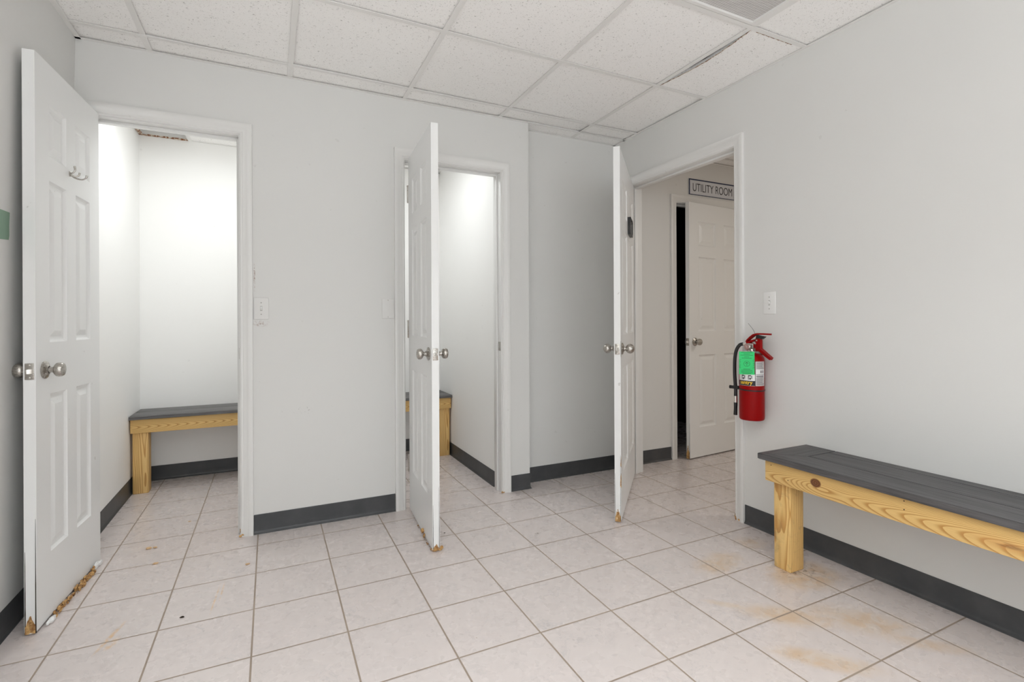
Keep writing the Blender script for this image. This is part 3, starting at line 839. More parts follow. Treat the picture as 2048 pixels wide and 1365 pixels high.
for z in (0.25, 1.03, 1.83): hinge(r1, z, 0.035, (-0.039, 1))

def rag_outline(x0, x1, top, seed, jag=0.006, base=0.0, n=9, peak=0.5):
    rnd = random.Random(seed); pts = [(x0, base), ]
    for i in range(n + 1):
        t = i / n
        prof = max(0.38, 1 - abs(t - peak) * 1.35)
        pts.append((x0 + (x1 - x0) * t, base + top * prof + rnd.uniform(-jag, jag)))
    pts.append((x1, base)); return pts
def edge_damage(r, L, ylo, yhi, zb, seed, core_h=0.055, seam=0.42, gap=0.0022):
    # bare core low on the free edge
    bm = bmesh.new()
    pts = [(y, max(z, zb)) for y, z in rag_outline(ylo + 0.003, yhi - 0.004, core_h, seed, 0.006, zb)]
    prism(bm, pts, L - 0.001, L + 0.0022, 'yz')
    o = link('exposed_core', bm, M['core'], r); tag(o, 'bare brown wood core')
    # skins split from the stile: narrow dark wedges up the edge
    bm = bmesh.new()
    for y in (ylo + 0.0030, yhi - 0.0030):
        h = seam * (1.0 if y > (ylo + yhi) / 2 else 0.72)
        n = 12; lf, rt = [], []
        rnd = random.Random(seed + int(y * 1e4))
        for i in range(n + 1):
            t = i / n; wd = gap * (1 - t) ** 0.8 * (0.8 + 0.4 * rnd.random()) + 0.0003
            lf.append((y - wd / 2, zb + h * t)); rt.append((y + wd / 2, zb + h * t))
        prism(bm, lf + rt[::-1], L - 0.0005, L + 0.0012, 'yz')
    tag(link('split_seam', bm, M['darkgap'], r), 'dark splits between the skins and the core')
def bottom_crumble(r, x0, x1, yc, zb, seed, n, rmax, amp=1.0, out=0.0):
    rnd = random.Random(seed); bm = bmesh.new()
    for i in range(n):
        t = i / max(1, n - 1); x = x0 + (x1 - x0) * t
        rr = rmax * rnd.choice((0.3, 0.45, 0.6, 0.8, 1.0))
        for q in range(2):
            lump(bm, (x + rnd.uniform(-0.012, 0.012), yc + out * rnd.uniform(-0.1, 1), zb + rr * rnd.uniform(0.2, 0.9)), rr * rnd.uniform(0.4, 1.0), rnd.randint(0, 9999),
                 (rnd.uniform(0.7, 2.0), rnd.uniform(0.3, 0.8), rnd.uniform(0.5, 1.1)), 2, 0.42)
    for v in bm.verts: v.co.z = max(v.co.z, 0.0005)
    o = link('crumbled_core', bm, M['core'], r); tag(o, 'crumbling swollen brown core along the bottom edge'); return o
edge_damage(r1, L1, -0.035, 0.0, z0 - 0.006, 11, 0.066, 0.40, 0.0030)
bottom_crumble(r1, 0.12, L1 - 0.10, 0.004, 0.002, 5, 30, 0.014, out=0.016)
# chunk of skin hanging off the bottom edge
bm = bmesh.new()
for (x, y, z, rr, sq) in ((L1 - 0.075, 0.014, 0.010, 0.013, (1.5, 0.7, .8)), (L1 - 0.055, 0.010, 0.008, 0.009, (1.6, .6, .8)), (0.075, 0.010, 0.014, 0.016, (1.9, .35, .9)), (0.045, 0.014, 0.012, 0.012, (2.0, .4, .8))):
    lump(bm, (x, y, z), rr, int(x * 1000), sq, 2, 0.22)
for v in bm.verts: v.co.z = max(v.co.z, 0.0005)
tag(link('torn_skin', bm, M['door'], r1), 'torn white skin curled at the bottom edge')

# --- door 2: middle closet, open square to the wall
z0, z1 = 0.010, 2.040
p2, t2 = (0.7275, 2.893), (0.6895, 2.310)
L2 = math.dist(p2, t2)
r2, leaf2 = door('door_2', p2, t2, L2, 0.035, z0, z1, 1, 'white closet door standing open square to the middle closet doorway', st=0.105, mid=0.085)
# local y=0: face seen (towards -X world); thickness to +y (towards +X world)
knob(r2, (L2 - 0.062, 0, 0.938), (0, -1, 0), flat=True)
knob(r2, (L2 - 0.062, 0.035, 0.938), (0, 1, 0), flat=True)
latch_at(r2, L2, 0.0175, 0.938)
for z in (0.27, 1.05, 1.835):
    h_ = hinge(r2, z, 0.035, (-0.002, 1))
edge_damage(r2, L2, 0.0, 0.035, z0 - 0.004, 21, 0.030, 0.30, 0.0016)
bottom_crumble(r2, L2 - 0.33, L2 - 0.015, -0.003, 0.004, 9, 9, 0.007, out=-0.004)
bm = bmesh.new()
for i, (x, y, z, rr, sq) in enumerate(((L2 - 0.01, 0.012, 0.012, 0.014, (1, 1.0, 1.0)), (L2 - 0.004, 0.036, 0.010, 0.009, (1, 1.2, .9)), (L2 - 0.006, 0.046, 0.014, 0.007, (.8, 1.0, 1.2)),
                       (L2 - 0.20, -0.007, 0.028, 0.011, (1.2, .8, 1.0)), (L2 - 0.17, -0.004, 0.016, 0.008, (1.2, .7, 1.0)))):
    lump(bm, (x, y, z), rr, 40 + i, sq, 2, 0.3)
for v in bm.verts: v.co.z = max(v.co.z, 0.0005)
link('crumbled_core', bm, M['core'], r2)

# --- door 3: doorway in the right wall, half open into the room
z0, z1 = 0.012, 2.040
p3 = (2.300, 2.856); t3 = (1.682, 2.218)
L3 = math.dist(p3, t3)
r3, leaf3 = door('door_3', p3, t3, L3, 0.035, z0, z1, 1, 'white six panel door half open in front of the recessed wall, small black plaque on it', st=0.115, mid=0.105)
knob(r3, (L3 - 0.062, 0, 0.940), (0, -1, 0))
knob(r3, (L3 - 0.062, 0.035, 0.940), (0, 1, 0))
latch_at(r3, L3, 0.0175, 0.940, bolt=0.012)
bm = bmesh.new()     # wrap plate round the free edge
box(bm, L3 - 0.022, L3 + 0.0006, -0.0008, 0.0000, 0.896, 0.984); box(bm, L3 - 0.022, L3 + 0.0006, 0.0350, 0.0358, 0.896, 0.984)
link('wrap_plate', bm, M['nickel'], r3)
edge_damage(r3, L3, 0.0, 0.035, z0 - 0.006, 31, 0.075, 0.36, 0.0014)
bm = bmesh.new(); prism(bm, [(0.030, 0.20), (0.0356, 0.19), (0.0356, 0.27), (0.033, 0.255), (0.031, 0.23)], L3 - 0.002, L3 + 0.0016, 'yz')
prism(bm, [(0.032, 0.31), (0.0356, 0.30), (0.0356, 0.36), (0.034, 0.345)], L3 - 0.002, L3 + 0.0016, 'yz'); link('exposed_core', bm, M['core'], r3)
for z in (0.25, 1.03, 1.83): hinge(r3, z, 0.035, (-0.003, 1))
# plaque: shallow black frame with grey glass
px, pz, pw_, ph = 0.386, 1.686, 0.155, 0.105
pq = empty('plaque', (0, 0, 0)); pq.parent = r3; tag(pq, 'small black framed plaque')
bm = bmesh.new(); fw = 0.009
for q in ((px - pw_ / 2, px + pw_ / 2, pz - ph / 2, pz - ph / 2 + fw), (px - pw_ / 2, px + pw_ / 2, pz + ph / 2 - fw, pz + ph / 2),
          (px - pw_ / 2, px - pw_ / 2 + fw, pz - ph / 2 + fw, pz + ph / 2 - fw), (px + pw_ / 2 - fw, px + pw_ / 2, pz - ph / 2 + fw, pz + ph / 2 - fw)):
    box(bm, q[0], q[1], 0.0352, 0.054, q[2], q[3])
link('plaque_frame', bm, M['black'], pq)
bm = bmesh.new(); box(bm, px - pw_ / 2 + fw, px + pw_ / 2 - fw, 0.0352, 0.048, pz - ph / 2 + fw, pz + ph / 2 - fw); link('plaque_glass', bm, M['mirror'], pq)

# --- door 4: utility room, slightly ajar
z0, z1 = 0.010, 2.026
p4 = (3.700, 3.012); t4 = (2.960, 2.944)
L4 = math.dist(p4, t4)
r4, leaf4 = door('door_4', p4, t4, L4, 0.035, z0, z1, -1, 'white six panel utility room door standing slightly ajar under the sign', st=0.110, mid=0.100)
knob(r4, (L4 - 0.062, 0, 0.925), (0, 1, 0), flat=True)
knob(r4, (L4 - 0.062, -0.035, 0.925), (0, -1, 0), short=True)
latch_at(r4, L4, -0.0175, 0.925)
edge_damage(r4, L4, -0.035, 0.0, z0 - 0.004, 41, 0.11, 0.28, 0.0022)

# ------------------------------------------------------------------ small things on the walls
def switch(name, M4, label, toggle, mat, cat):
    r = empty(name); r.matrix_world = M4; tag(r, label, cat)
    bm = bmesh.new(); box(bm, -0.035, 0.035, -0.0055, 0.0, -0.057, 0.057, bev=0.0028, seg=3); link('plate', bm, mat, r, True)
    if toggle:
        bm = bmesh.new(); box(bm, -0.0052, 0.0052, -0.0062, -0.0050, -0.0125, 0.0125); link('slot', bm, M['slot'], r)
        bm = bmesh.new()
        prism(bm, [(-0.0055, -0.009), (-0.0155, 0.0035), (-0.0165, 0.0085), (-0.0130, 0.0095), (-0.0055, 0.006)], -0.0042, 0.0042, 'yz')
        link('toggle', bm, M['plate'], r)
    for s in (-1, 1):
        bm = bmesh.new(); lathe(bm, [(0.0032, 0), (0.0030, 0.0012), (0.0018, 0.0018), (0, 0.0018)], axis_mat((0, -0.0054, s * (0.030 if toggle else 0.048)), (0, -1, 0)), 16)
        link('screw', bm, M['slot'] if toggle else M['steel'], r, True)
    return r
TR = Matrix.Translation; RZ = lambda a: Matrix.Rotation(a, 4, 'Z')
switch('light_switch', TR((-0.041, YB, 1.166)), 'white light switch on the back wall right of the left closet doorway', True, M['plate_grey'], 'light switch')
switch('blank_plate', TR((0.6115, YB, 1.170)), 'blank white wall plate left of the middle closet doorway', False, M['plate_grey'], 'wall plate')
switch('light_switch', TR((XR, 1.744, 1.182)) @ RZ(-PI / 2), 'white light switch on the right wall above the fire extinguisher', True, M['plate'], 'light switch')
# old green paint patch
def wx(z): return -0.842 + 0.050 * z / CEIL
bm = bmesh.new()
pts = [(1.90, 1.372), (2.12, 1.377), (2.22, 1.374), (2.318, 1.383), (2.322, 1.40), (2.319, 1.43), (2.321, 1.478), (2.20, 1.476), (1.90, 1.474)]
A = [bm.verts.new((wx(z) + 0.0008, y, z)) for y, z in pts]; Bv = [bm.verts.new((wx(z) - 0.001, y, z)) for y, z in pts]
bm.faces.new(A); bm.faces.new(Bv[::-1])
for i in range(len(pts)): bm.faces.new((A[i], A[(i + 1) % len(pts)], Bv[(i + 1) % len(pts)], Bv[i]))
tag(link('paint_patch', bm, M['green']), 'rectangular patch of old green paint on the left wall', 'paint patch')

# utility room sign
sx0, sx1, sz0, sz1 = 3.036, 3.555, 2.110, 2.238
r = empty('room_sign', (sx0, YR, sz0)); tag(r, 'rectangular sign reading utility room with dark blue border above the ajar door', 'sign')
Wd, Hd = sx1 - sx0, sz1 - sz0
bm = bmesh.new(); box(bm, 0.0, Wd, -0.006, -0.0005, 0.0, Hd); link('sign_board', bm, M['signface'], r)
bm = bmesh.new()
for q in ((0, Wd, Hd - 0.009, Hd), (0, Wd, 0, 0.005), (0, 0.010, 0.005, Hd - 0.009), (Wd - 0.010, Wd, 0.005, Hd - 0.009)): box(bm, q[0], q[1], -0.0078, -0.0060, q[2], q[3])
link('sign_border', bm, M['signblue'], r)
bm = bmesh.new(); text_mesh(bm, 'UTILITY ROOM', 0.094, lambda x, y, z: (0.038 + x, -0.0064 - z, 0.031 + y), 0.66, off=-0.0006, depth=0.0004)
xm = max(v.co.x for v in bm.verts)
for v in bm.verts: v.co.x = 0.038 + (v.co.x - 0.038) * 0.450 / (xm - 0.038)
link('sign_lettering', bm, M['ink'], r)

# ------------------------------------------------------------------ fire extinguisher on the right wall
EX, EY = 2.238, 1.800
R_ = 0.0600
ext = empty('fire_extinguisher', (EX, EY, 0.583)); tag(ext, 'red fire extinguisher with green tag hanging on the right wall', 'fire extinguisher')
# local axes: x world (towards wall +), y world, z up
bm = bmesh.new()
pr = [(0, 0.006), (0.050, 0.004), (0.0555, 0.0), (0.0590, 0.004), (R_, 0.010), (R_, 0.305)]
for i in range(1, 9):
    a = i / 8 * PI / 2; pr.append((0.022 + (R_ - 0.022) * math.cos(a), 0.305 + 0.036 * math.sin(a)))
pr += [(0.020, 0.346)]
lathe(bm, pr, None, 64); body = link('cylinder', bm, M['red'], ext, True)
bm = bmesh.new(); lathe(bm, [(0.0205, 0.340), (0.0215, 0.345), (0.0215, 0.352), (0.018, 0.355), (0.017, 0.362), (0.0, 0.362)], None, 32); link('neck_collar', bm, M['steel'], ext, True)
bm = bmesh.new()   # valve body
box(bm, -0.013, 0.013, -0.020, 0.020, 0.360, 0.392, bev=0.004)
lathe(bm, [(0.0095, 0), (0.0095, 0.020), (0.0075, 0.022), (0.0075, 0.030), (0, 0.030)], axis_mat((0, 0.015, 0.383), (-0.25, 1, 0.10)), 20)
link('valve', bm, M['silver'], ext, True)
bm = bmesh.new()   # valve post in red, behind the grip
box(bm, -0.010, 0.010, -0.058, -0.028, 0.352, 0.418, bev=0.003); link('lever_bracket', bm, M['red'], ext, True)
for (y, z) in ((-0.040, 0.408), (-0.032, 0.392), (0.002, 0.385)):
    bm = bmesh.new(); lathe(bm, [(0, -0.014), (0.004, -0.014), (0.004, 0.014), (0, 0.014)], axis_mat((0, y, z), (1, 0, 0)), 16); link('rivet', bm, M['silver'], ext, True)
def ribbon(bm, pts, w, t):
    """flat strip in the y-z plane, width along x"""
    n = len(pts); top, bot = [], []
    for i, (y, z) in enumerate(pts):
        a = pts[max(0, i - 1)]; b_ = pts[min(n - 1, i + 1)]
        d = Vector((b_[0] - a[0], b_[1] - a[1])).normalized(); nn = Vector((-d.y, d.x))
        ww = w[i] if isinstance(w, list) else w
        top.append([bm.verts.new((s * ww / 2, y + nn.x * t / 2, z + nn.y * t / 2)) for s in (-1, 1)])
        bot.append([bm.verts.new((s * ww / 2, y - nn.x * t / 2, z - nn.y * t / 2)) for s in (-1, 1)])
    for i in range(n - 1):
        bm.faces.new((top[i][0], top[i][1], top[i + 1][1], top[i + 1][0])); bm.faces.new((bot[i][0], bot[i + 1][0], bot[i + 1][1], bot[i][1]))
        for s in (0, 1): bm.faces.new((top[i][s], top[i + 1][s], bot[i + 1][s], bot[i][s]))
    bm.faces.new((top[0][0], bot[0][0], bot[0][1], top[0][1])); bm.faces.new((top[-1][0], top[-1][1], bot[-1][1], bot[-1][0]))
bm = bmesh.new()   # squeeze lever
ribbon(bm, [(0.028, 0.398), (0.020, 0.408), (0.000, 0.424), (-0.018, 0.436), (-0.040, 0.441), (-0.070, 0.441), (-0.112, 0.440)], [0.018, 0.020, 0.024, 0.024, 0.022, 0.018, 0.010], 0.008)
link('squeeze_lever', bm, M['red'], ext)
bm = bmesh.new()
ribbon(bm, [(0.026, 0.392), (0.000, 0.402), (-0.020, 0.408)], [0.018, 0.018, 0.014], 0.010); link('lever_foot', bm, M['red'], ext)
bm = bmesh.new(); prism(bm, [(-0.034, 0.436), (-0.082, 0.428), (-0.064, 0.414), (-0.030, 0.416)], -0.008, 0.008, 'yz'); link('lever_stop', bm, M['black'], ext)
bm = bmesh.new()   # carrying handle
ribbon(bm, [(0.008, 0.388), (-0.014, 0.384), (-0.040, 0.370), (-0.066, 0.352), (-0.090, 0.334), (-0.114, 0.318)], [0.018, 0.022, 0.024, 0.024, 0.024, 0.020], 0.014)
link('carrying_handle', bm, M['red'], ext)
# gauge
bm = bmesh.new(); m4 = axis_mat((-0.012, 0.004, 0.374), (-1, -0.15, 0))
lathe(bm, [(0.006, 0), (0.007, 0.012), (0.0155, 0.014), (0.0165, 0.017), (0.0165, 0.024), (0.0145, 0.026), (0.0135, 0.0245)], m4, 32); gz = link('gauge', bm, M['steel'], ext, True)
bm = bmesh.new(); lathe(bm, [(0.0137, 0.0244), (0, 0.0246)], m4, 32); link('gauge_face', bm, M['gauge'], gz, True)
bm = bmesh.new(); m5 = m4 @ Matrix.Rotation(0.5, 4, 'Z'); 
vs = [bm.verts.new(m5 @ Vector(p)) for p in ((-0.0008, -0.003, 0.0252), (0.0008, -0.003, 0.0252), (0.0004, 0.010, 0.0252), (-0.0004, 0.010, 0.0252))]; bm.faces.new(vs)
link('needle', bm, M['label_white'], gz)
# hose
bm = bmesh.new()
hose = [(-0.008, 0.045, 0.387), (-0.014, 0.062, 0.380), (-0.020, 0.078, 0.350), (-0.024, 0.084, 0.300), (-0.026, 0.083, 0.220), (-0.026, 0.078, 0.150), (-0.026, 0.078, 0.108)]
tube(bm, hose, 0.0088, 16); link('hose', bm, M['rubber'], ext, True)
bm = bmesh.new(); tube(bm, [(-0.026, 0.078, 0.112), (-0.026, 0.078, 0.078)], 0.0095, 20, sub=1); link('hose_ferrule', bm, M['silver'], ext, True)
bm = bmesh.new(); tube(bm, [(-0.026, 0.078, 0.080), (-0.026, 0.0785, 0.045), (-0.026, 0.080, 0.012)], [0.0095, 0.0088, 0.0098], 20, sub=2); link('nozzle', bm, M['black'], ext, True)
# hose strap round the body
bm = bmesh.new(); lathe(bm, [(R_ + 0.0002, 0.152), (R_ + 0.0018, 0.152), (R_ + 0.0018, 0.158), (R_ + 0.0002, 0.158), (R_ + 0.0002, 0.152)], Matrix.Translation((0, 0, 0.155)) @ Matrix.Rotation(0.04, 4, 'X') @ Matrix.Translation((0, 0, -0.155)), 64)
box(bm, -0.040, -0.014, 0.050, 0.096, 0.150, 0.166, bev=0.002)
lathe(bm, [(0, 0), (0.008, 0), (0.009, 0.004), (0.009, 0.012), (0, 0.012)], axis_mat((-0.034, 0.094, 0.158), (-0.3, 1, 0)), 20)
link('hose_strap', bm, M['black'], ext, True)
# label wrapped round the front
CAMD = math.atan2(-EY, -EX)         # azimuth that faces the viewing side
def cyl(phi, z, r=R_ + 0.0006):      # phi in degrees, positive towards image right
    a = CAMD + math.radians(phi); return (r * math.cos(a), r * math.sin(a), z)
def wrap(bm, p0, p1, z0, z1, r, mi=0):
    n = max(1, int(abs(p1 - p0) / 6)); prev = None
    for i in range(n + 1):
        p = p0 + (p1 - p0) * i / n
        cur = [bm.verts.new(cyl(p, z, r)) for z in (z0, z1)]
        if prev: bm.faces.new((prev[0], cur[0], cur[1], prev[1])).material_index = mi
        prev = cur
LZ0, LZ1 = 0.178, 0.308
lab = empty('label'); lab.parent = ext
bm = bmesh.new(); wrap(bm, 16, 70, LZ0, LZ1 - 0.006, R_ + 0.0006); link('label_panel', bm, M['label_grey'], lab)
bm = bmesh.new(); wrap(bm, -70, 15.5, LZ0, LZ0 + 0.062, R_ + 0.0006); link('label_panel', bm, M['label_white'], lab)
bm = bmesh.new(); wrap(bm, -70, 15.5, LZ0 + 0.001, LZ0 + 0.026, R_ + 0.0010)
wrap(bm, -70, 15.5, LZ0 + 0.059, LZ0 + 0.062, R_ + 0.0010); wrap(bm, 14.5, 16.5, LZ0, LZ1 - 0.006, R_ + 0.0011)
for p0 in (-48, -16): 
    wrap(bm, p0, p0 + 3, LZ0 + 0.032, LZ0 + 0.054, R_ + 0.0010); wrap(bm, p0 + 3, p0 + 13, LZ0 + 0.049, LZ0 + 0.054, R_ + 0.0010)
    wrap(bm, p0 + 6, p0 + 12, LZ0 + 0.032, LZ0 + 0.042, R_ + 0.0010); wrap(bm, p0 + 14, p0 + 17, LZ0 + 0.036, LZ0 + 0.052, R_ + 0.0010)
link('label_print', bm, M['ink'], lab)
bm = bmesh.new(); rr = R_ + 0.0014
text_mesh(bm, 'sentry', 0.027, lambda x, y, z: cyl(-58 + math.degrees(x / rr), LZ0 + 0.008 + y, rr), 0.95, off=0.0006); link('label_lettering', bm, M['yellow'], lab)
bm = bmesh.new(); rnd = random.Random(4); z = LZ1 - 0.014
while z > LZ0 + 0.004:
    if not (0.238 < z < 0.262 or 0.222 < z < 0.234): wrap(bm, 21, 21 + rnd.uniform(30, 44), z, z + 0.0022, R_ + 0.0010)
    z -= 0.0046
wrap(bm, 40, 48, 0.243, 0.257, R_ + 0.0012); wrap(bm, 52, 60, 0.243, 0.257, R_ + 0.0012); wrap(bm, 20, 62, 0.224, 0.231, R_ + 0.0012)
link('label_print', bm, M['label_ink'], lab)
bm = bmesh.new(); wrap(bm, 18, 68, 0.238, 0.261, R_ + 0.0009); wrap(bm, 18, 68, 0.2205, 0.2345, R_ + 0.0009); link('label_panel', bm, M['label_white'], lab)
# inspection tag: flat card hanging against the front, turned to the viewer
tg = empty('inspection_tag', (0, 0, 0)); tg.parent = ext
bx_, by_ = math.cos(CAMD), math.sin(CAMD)           # towards viewer
rx_, ry_ = -by_, bx_
if rx_ * math.cos(YAW) - ry_ * math.sin(YAW) < 0: rx_, ry_ = -rx_, -ry_
def card(u, z, d=0.0):                               # u to the right of the picture
    q = 0.0632 + d; return (bx_ * q + rx_ * u, by_ * q + ry_ * u, z)
def crd(bm, u0, u1, z0, z1, d0, d1):
    vs = [bm.verts.new(card(u, z, d)) for u in (u0, u1) for z in (z0, z1) for d in (d0, d1)]
    for q in ((0, 1, 3, 2), (4, 6, 7, 5), (0, 4, 5, 1), (2, 3, 7, 6), (0, 2, 6, 4), (1, 5, 7, 3)): bm.faces.new([vs[i] for i in q])
TU0, TU1, TZ0, TZ1 = -0.058, 0.013, 0.236, 0.352
bm = bmesh.new(); crd(bm, TU0, TU1, TZ0, TZ1, 0.0, 0.0006); tc_ = link('tag_card', bm, M['tag_green'], tg); tag(tc_, 'bright green card')
bm = bmesh.new(); rnd = random.Random(8)
mid_ = (TU0 + TU1) / 2
for z, a in ((0.346, .8), (0.339, .45), (0.332, .9), (0.324, .35), (0.317, .7), (0.262, .5), (0.256, .8), (0.250, .85), (0.244, .8), (0.239, .6)):
    crd(bm, mid_ - 0.032 * a, mid_ + 0.032 * a, z, z + 0.0026, 0.0006, 0.0008)
for i in range(11):
    z = 0.310 - i * 0.0042
    for s in (-1, 1): crd(bm, mid_ + s * 0.031 - 0.004 * rnd.random() - 0.001, mid_ + s * 0.031 + 0.005 * rnd.random(), z, z + 0.0018, 0.0006, 0.0008)
for a in range(28):
    t = a / 28 * 2 * PI; t1_ = (a + 1) / 28 * 2 * PI
    q = [bm.verts.new(card(mid_ + rr_ * math.cos(tt), 0.290 + rr_ * math.sin(tt), 0.0008)) for rr_, tt in ((0.0125, t), (0.0125, t1_), (0.0145, t1_), (0.0145, t))]; bm.faces.new(q)
bm.faces.new([bm.verts.new(card(mid_ + u, 0.290 + z, 0.0008)) for u, z in ((-0.009, -0.001), (-0.004, 0.007), (0, 0.009), (0.004, 0.007), (0.009, -0.001), (0.003, 0.002), (-0.003, 0.002))])
bm.faces.new([bm.verts.new(card(mid_ + u, 0.290 + z, 0.0008)) for u, z in ((-0.003, -0.008), (0.003, -0.008), (0.002, -0.003), (-0.002, -0.003))])
link('tag_print', bm, M['tag_ink'], tg)
bm = bmesh.new(); tube(bm, [card(-0.010, 0.350, 0.0), (-0.012, 0.010, 0.370), (0.0, 0.022, 0.392)], 0.0009, 6); link('tag_string', bm, M['label_white'], tg, True)
# seal wire sticking up
bm = bmesh.new(); tube(bm, [(0.0, -0.022, 0.436), (0.002, -0.008, 0.462), (0.0, 0.020, 0.495)], 0.0008, 6); link('seal_wire', bm, M['black'], ext, True)
# wall hook
bm = bmesh.new()
box(bm, 0.0600, 0.0662, -0.018, 0.018, 0.300, 0.420, bev=0.001); box(bm, 0.012, 0.062, -0.014, 0.014, 0.364, 0.370, bev=0.001)
link('wall_hook', bm, M['steel'], ext, True)

# ------------------------------------------------------------------ benches
def part(name, dims, mat, parent, bev=0.003, loc=None):
    """box part with its own origin so the grain follows its own axes"""
    x0, x1, y0, y1, z0, z1 = dims
    c_ = Vector(((x0 + x1) / 2, (y0 + y1) / 2, (z0 + z1) / 2))
    bm = bmesh.new(); box(bm, x0 - c_.x, x1 - c_.x, y0 - c_.y, y1 - c_.y, z0 - c_.z, z1 - c_.z, bev=bev)
    o = link(name, bm, mat, parent, True); o.location = c_ - (Vector(parent.location) if parent.parent is None else Vector((0, 0, 0))); return o

# bench along the right wall
r = empty('bench', (2.14, 0.52, 0)); tag(r, 'long pine bench with dark grey plank top along the right wall', 'bench')
BF, BE, BN = 1.985, 1.530, -0.62
apron_mat = mk_pine('pine_apron', 1, (-0.035, -0.022), 0.085, 135, knots=((0.845, 0.006, 0.017),), cath=(-1, -0.018, 190.0, 85.0, 0.055))
part('apron', (BF, BF + 0.038, BN, BE, 0.382, 0.474), apron_mat, r)
part('apron', (XR - 0.045, XR - 0.007, BN, BE, 0.382, 0.474), apron_mat, r)
endm = mk_pine('pine_end', 0, (0.05, -0.05), 0.05, 150)
part('end_rail', (BF + 0.0382, XR - 0.0452, BE - 0.038, BE, 0.382, 0.474), endm, r)
part('end_rail', (BF + 0.0382, XR - 0.0452, BN, BN + 0.038, 0.382, 0.474), endm, r)
legm = mk_pine('pine_leg', 2, (0.12, 0.02), 0.05, 150, grime=0.35)
LX = 2.017
for yy in (1.432, BN + 0.01):
    part('leg', (LX, LX + 0.088, yy, yy + 0.080, 0.0, 0.3818), legm, r, 0.005)
# picture framed top: mitred end board, front and back border boards, two centre boards
TZa, TZb = 0.4745, 0.500
tx0, tx1, ty1, ty0 = 1.965, XR - 0.003, 1.553, -0.645
g_ = 0.0016
def board(pts, mat, name='top_board'):
    c_ = Vector((sum(p[0] for p in pts) / len(pts), sum(p[1] for p in pts) / len(pts), TZa))
    bm = bmesh.new(); prism(bm, [(p[0] - c_.x, p[1] - c_.y) for p in pts], 0.0, TZb - TZa, 'xy')
    bmesh.ops.bevel(bm, geom=bm.edges[:], offset=0.0016, segments=2, affect='EDGES')
    o = link(name, bm, mat, r, True); o.location = c_ - Vector(r.location)
eb = 0.140; fb = 0.0
cw = (tx1 - tx0)
# end board across, mitred into the front board
fw_ = 0.142
board([(tx0, ty1), (tx1, ty1), (tx1, ty1 - eb), (tx0 + eb, ty1 - eb)], M['deckx'])
board([(tx0, ty1 - g_ * 1.6), (tx0 + eb - g_, ty1 - eb - g_), (tx0 + fw_, ty1 - eb - g_ - 0.002), (tx0 + fw_, ty0), (tx0, ty0)], M['decky'])
board([(tx0 + fw_ + g_, ty1 - eb - g_ * 2), (tx0 + fw_ + 0.140, ty1 - eb - g_ * 2), (tx0 + fw_ + 0.140, ty0), (tx0 + fw_ + g_, ty0)], M['decky'])
board([(tx0 + fw_ + 0.140 + g_, ty1 - eb - g_ * 2), (tx1, ty1 - eb - g_ * 2), (tx1, ty0), (tx0 + fw_ + 0.140 + g_, ty0)], M['decky'])
for (yy, zz) in ((1.50, 0.455), (1.42, 0.410), (0.985, 0.462), (0.985, 0.432)):
    bm = bmesh.new(); lathe(bm, [(0, 0), (0.0022, 0), (0.0018, 0.0007), (0, 0.0007)], axis_mat((BF - 2.14, yy - 0.52, zz), (-1, 0, 0)), 10); link('nail_head', bm, M['darkgap'], r)

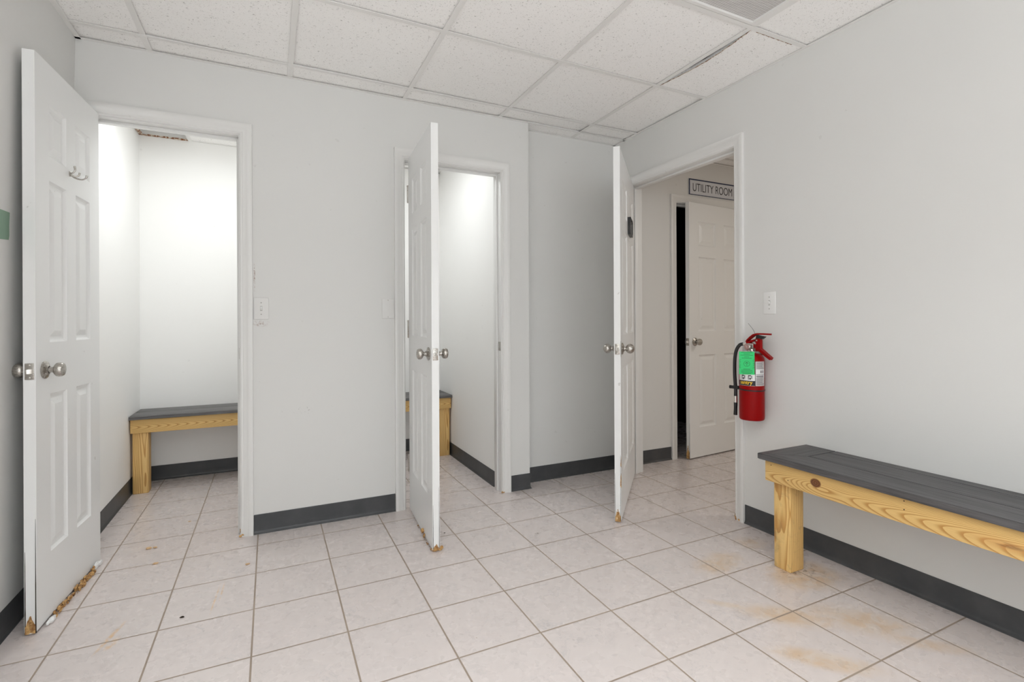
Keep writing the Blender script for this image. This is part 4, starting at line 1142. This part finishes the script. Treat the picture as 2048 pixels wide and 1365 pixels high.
# closet benches
def closet_bench(x0, x1, yf, leg_xs, zt, label, gmat, pith, shadow_gap=0.0):
    r_ = empty('bench', ((x0 + x1) / 2, (yf + CY) / 2, 0)); tag(r_, label, 'bench')
    am = mk_pine('pine_closet_apron', 0, pith, -0.10, 105, cath=(-1, -0.004, 260.0, 200.0, 0.05))
    lm = mk_pine('pine_closet_leg', 2, (0.02, -0.06), 0.02, 150)
    zb = zt - 0.022
    part('apron', (x0 + 0.003, x1 - 0.003, yf + 0.020, yf + 0.058, zb - 0.089, zb - 0.0005), am, r_)
    part('apron', (x0 + 0.003, x1 - 0.003, CY - 0.046, CY - 0.008, zb - 0.089, zb - 0.0005), am, r_)
    for lx in leg_xs:
        part('leg', (lx, lx + 0.085, yf + 0.034, yf + 0.118, 0.0, zb - 0.0895), lm, r_, 0.005)
    w_ = (CY - 0.004 - yf)
    part('top_board', (x0, x1, yf, yf + w_ * 0.5 - 0.001, zb, zt), M['deckcx'], r_, 0.0016)
    part('top_board', (x0, x1, yf + w_ * 0.5 + 0.001, CY - 0.004, zb, zt), M['deckcx'], r_, 0.0016)
    return r_
closet_bench(-0.804, 0.186, 3.895, (-0.793, 0.09), 0.501, 'pine bench with grey top inside the left closet', None, (-0.03, -0.03))
closet_bench(0.294, 1.332, 3.895, (0.305, 1.236), 0.497, 'pine bench with grey top inside the middle closet, half behind the open door', None, (-0.05, 0.03))

# ------------------------------------------------------------------ bits of debris on the floor
def crumb(x, y, rr, seed, mat, label, cat='crumb', group=None, flat=0.5):
    bm = bmesh.new(); lump(bm, (0, 0, 0), rr, seed, (1.5, 1.0, flat), 2, 0.25)
    lo = min(v.co.z for v in bm.verts)
    for v in bm.verts: v.co.z -= lo
    o = link('wood_crumb' if cat == 'crumb' else 'dirt_speck', bm, mat, None, True); o.location = (x, y, 0.0); tag(o, label, cat, group); return o
def fl(u, v):
    a = u - 1024; b = v - 643.0; cr, sr = math.cos(ROLL), math.sin(ROLL)
    x = a * cr + b * sr; y = -a * sr + b * cr; d = FPX * EYE / y; r_ = x * d / FPX
    return (r_ * math.cos(YAW) + d * math.sin(YAW), -r_ * math.sin(YAW) + d * math.cos(YAW))
g4 = 'brown crumbs on the floor by the left closet'
crumb(*fl(297, 1099), 0.0085, 1, M['crumb'], 'brown wood crumb, left one of a close pair on the floor', group=g4)
crumb(*fl(310, 1097), 0.0062, 2, M['crumb'], 'small brown wood crumb, right one of a close pair on the floor', group=g4)
crumb(*fl(311, 1129), 0.0070, 3, M['crumb'], 'brown wood crumb on a grout line in front of the crumb pair', group=g4)
crumb(*fl(495, 1130), 0.0060, 4, M['crumb'], 'lone brown wood crumb in front of the left closet frame', group=g4)
crumb(*fl(379, 1044), 0.0050, 5, M['crumb'], 'tan wood crumb inside the left closet doorway', group=g4, flat=0.25)
crumb(*fl(364, 1236), 0.0050, 6, M['darkgap'], 'dark speck of dirt on a tile in the left foreground', 'speck', flat=0.4)
crumb(*fl(889, 1067), 0.0035, 7, M['darkgap'], 'tiny dark speck right of the middle closet door', 'speck', flat=0.4)
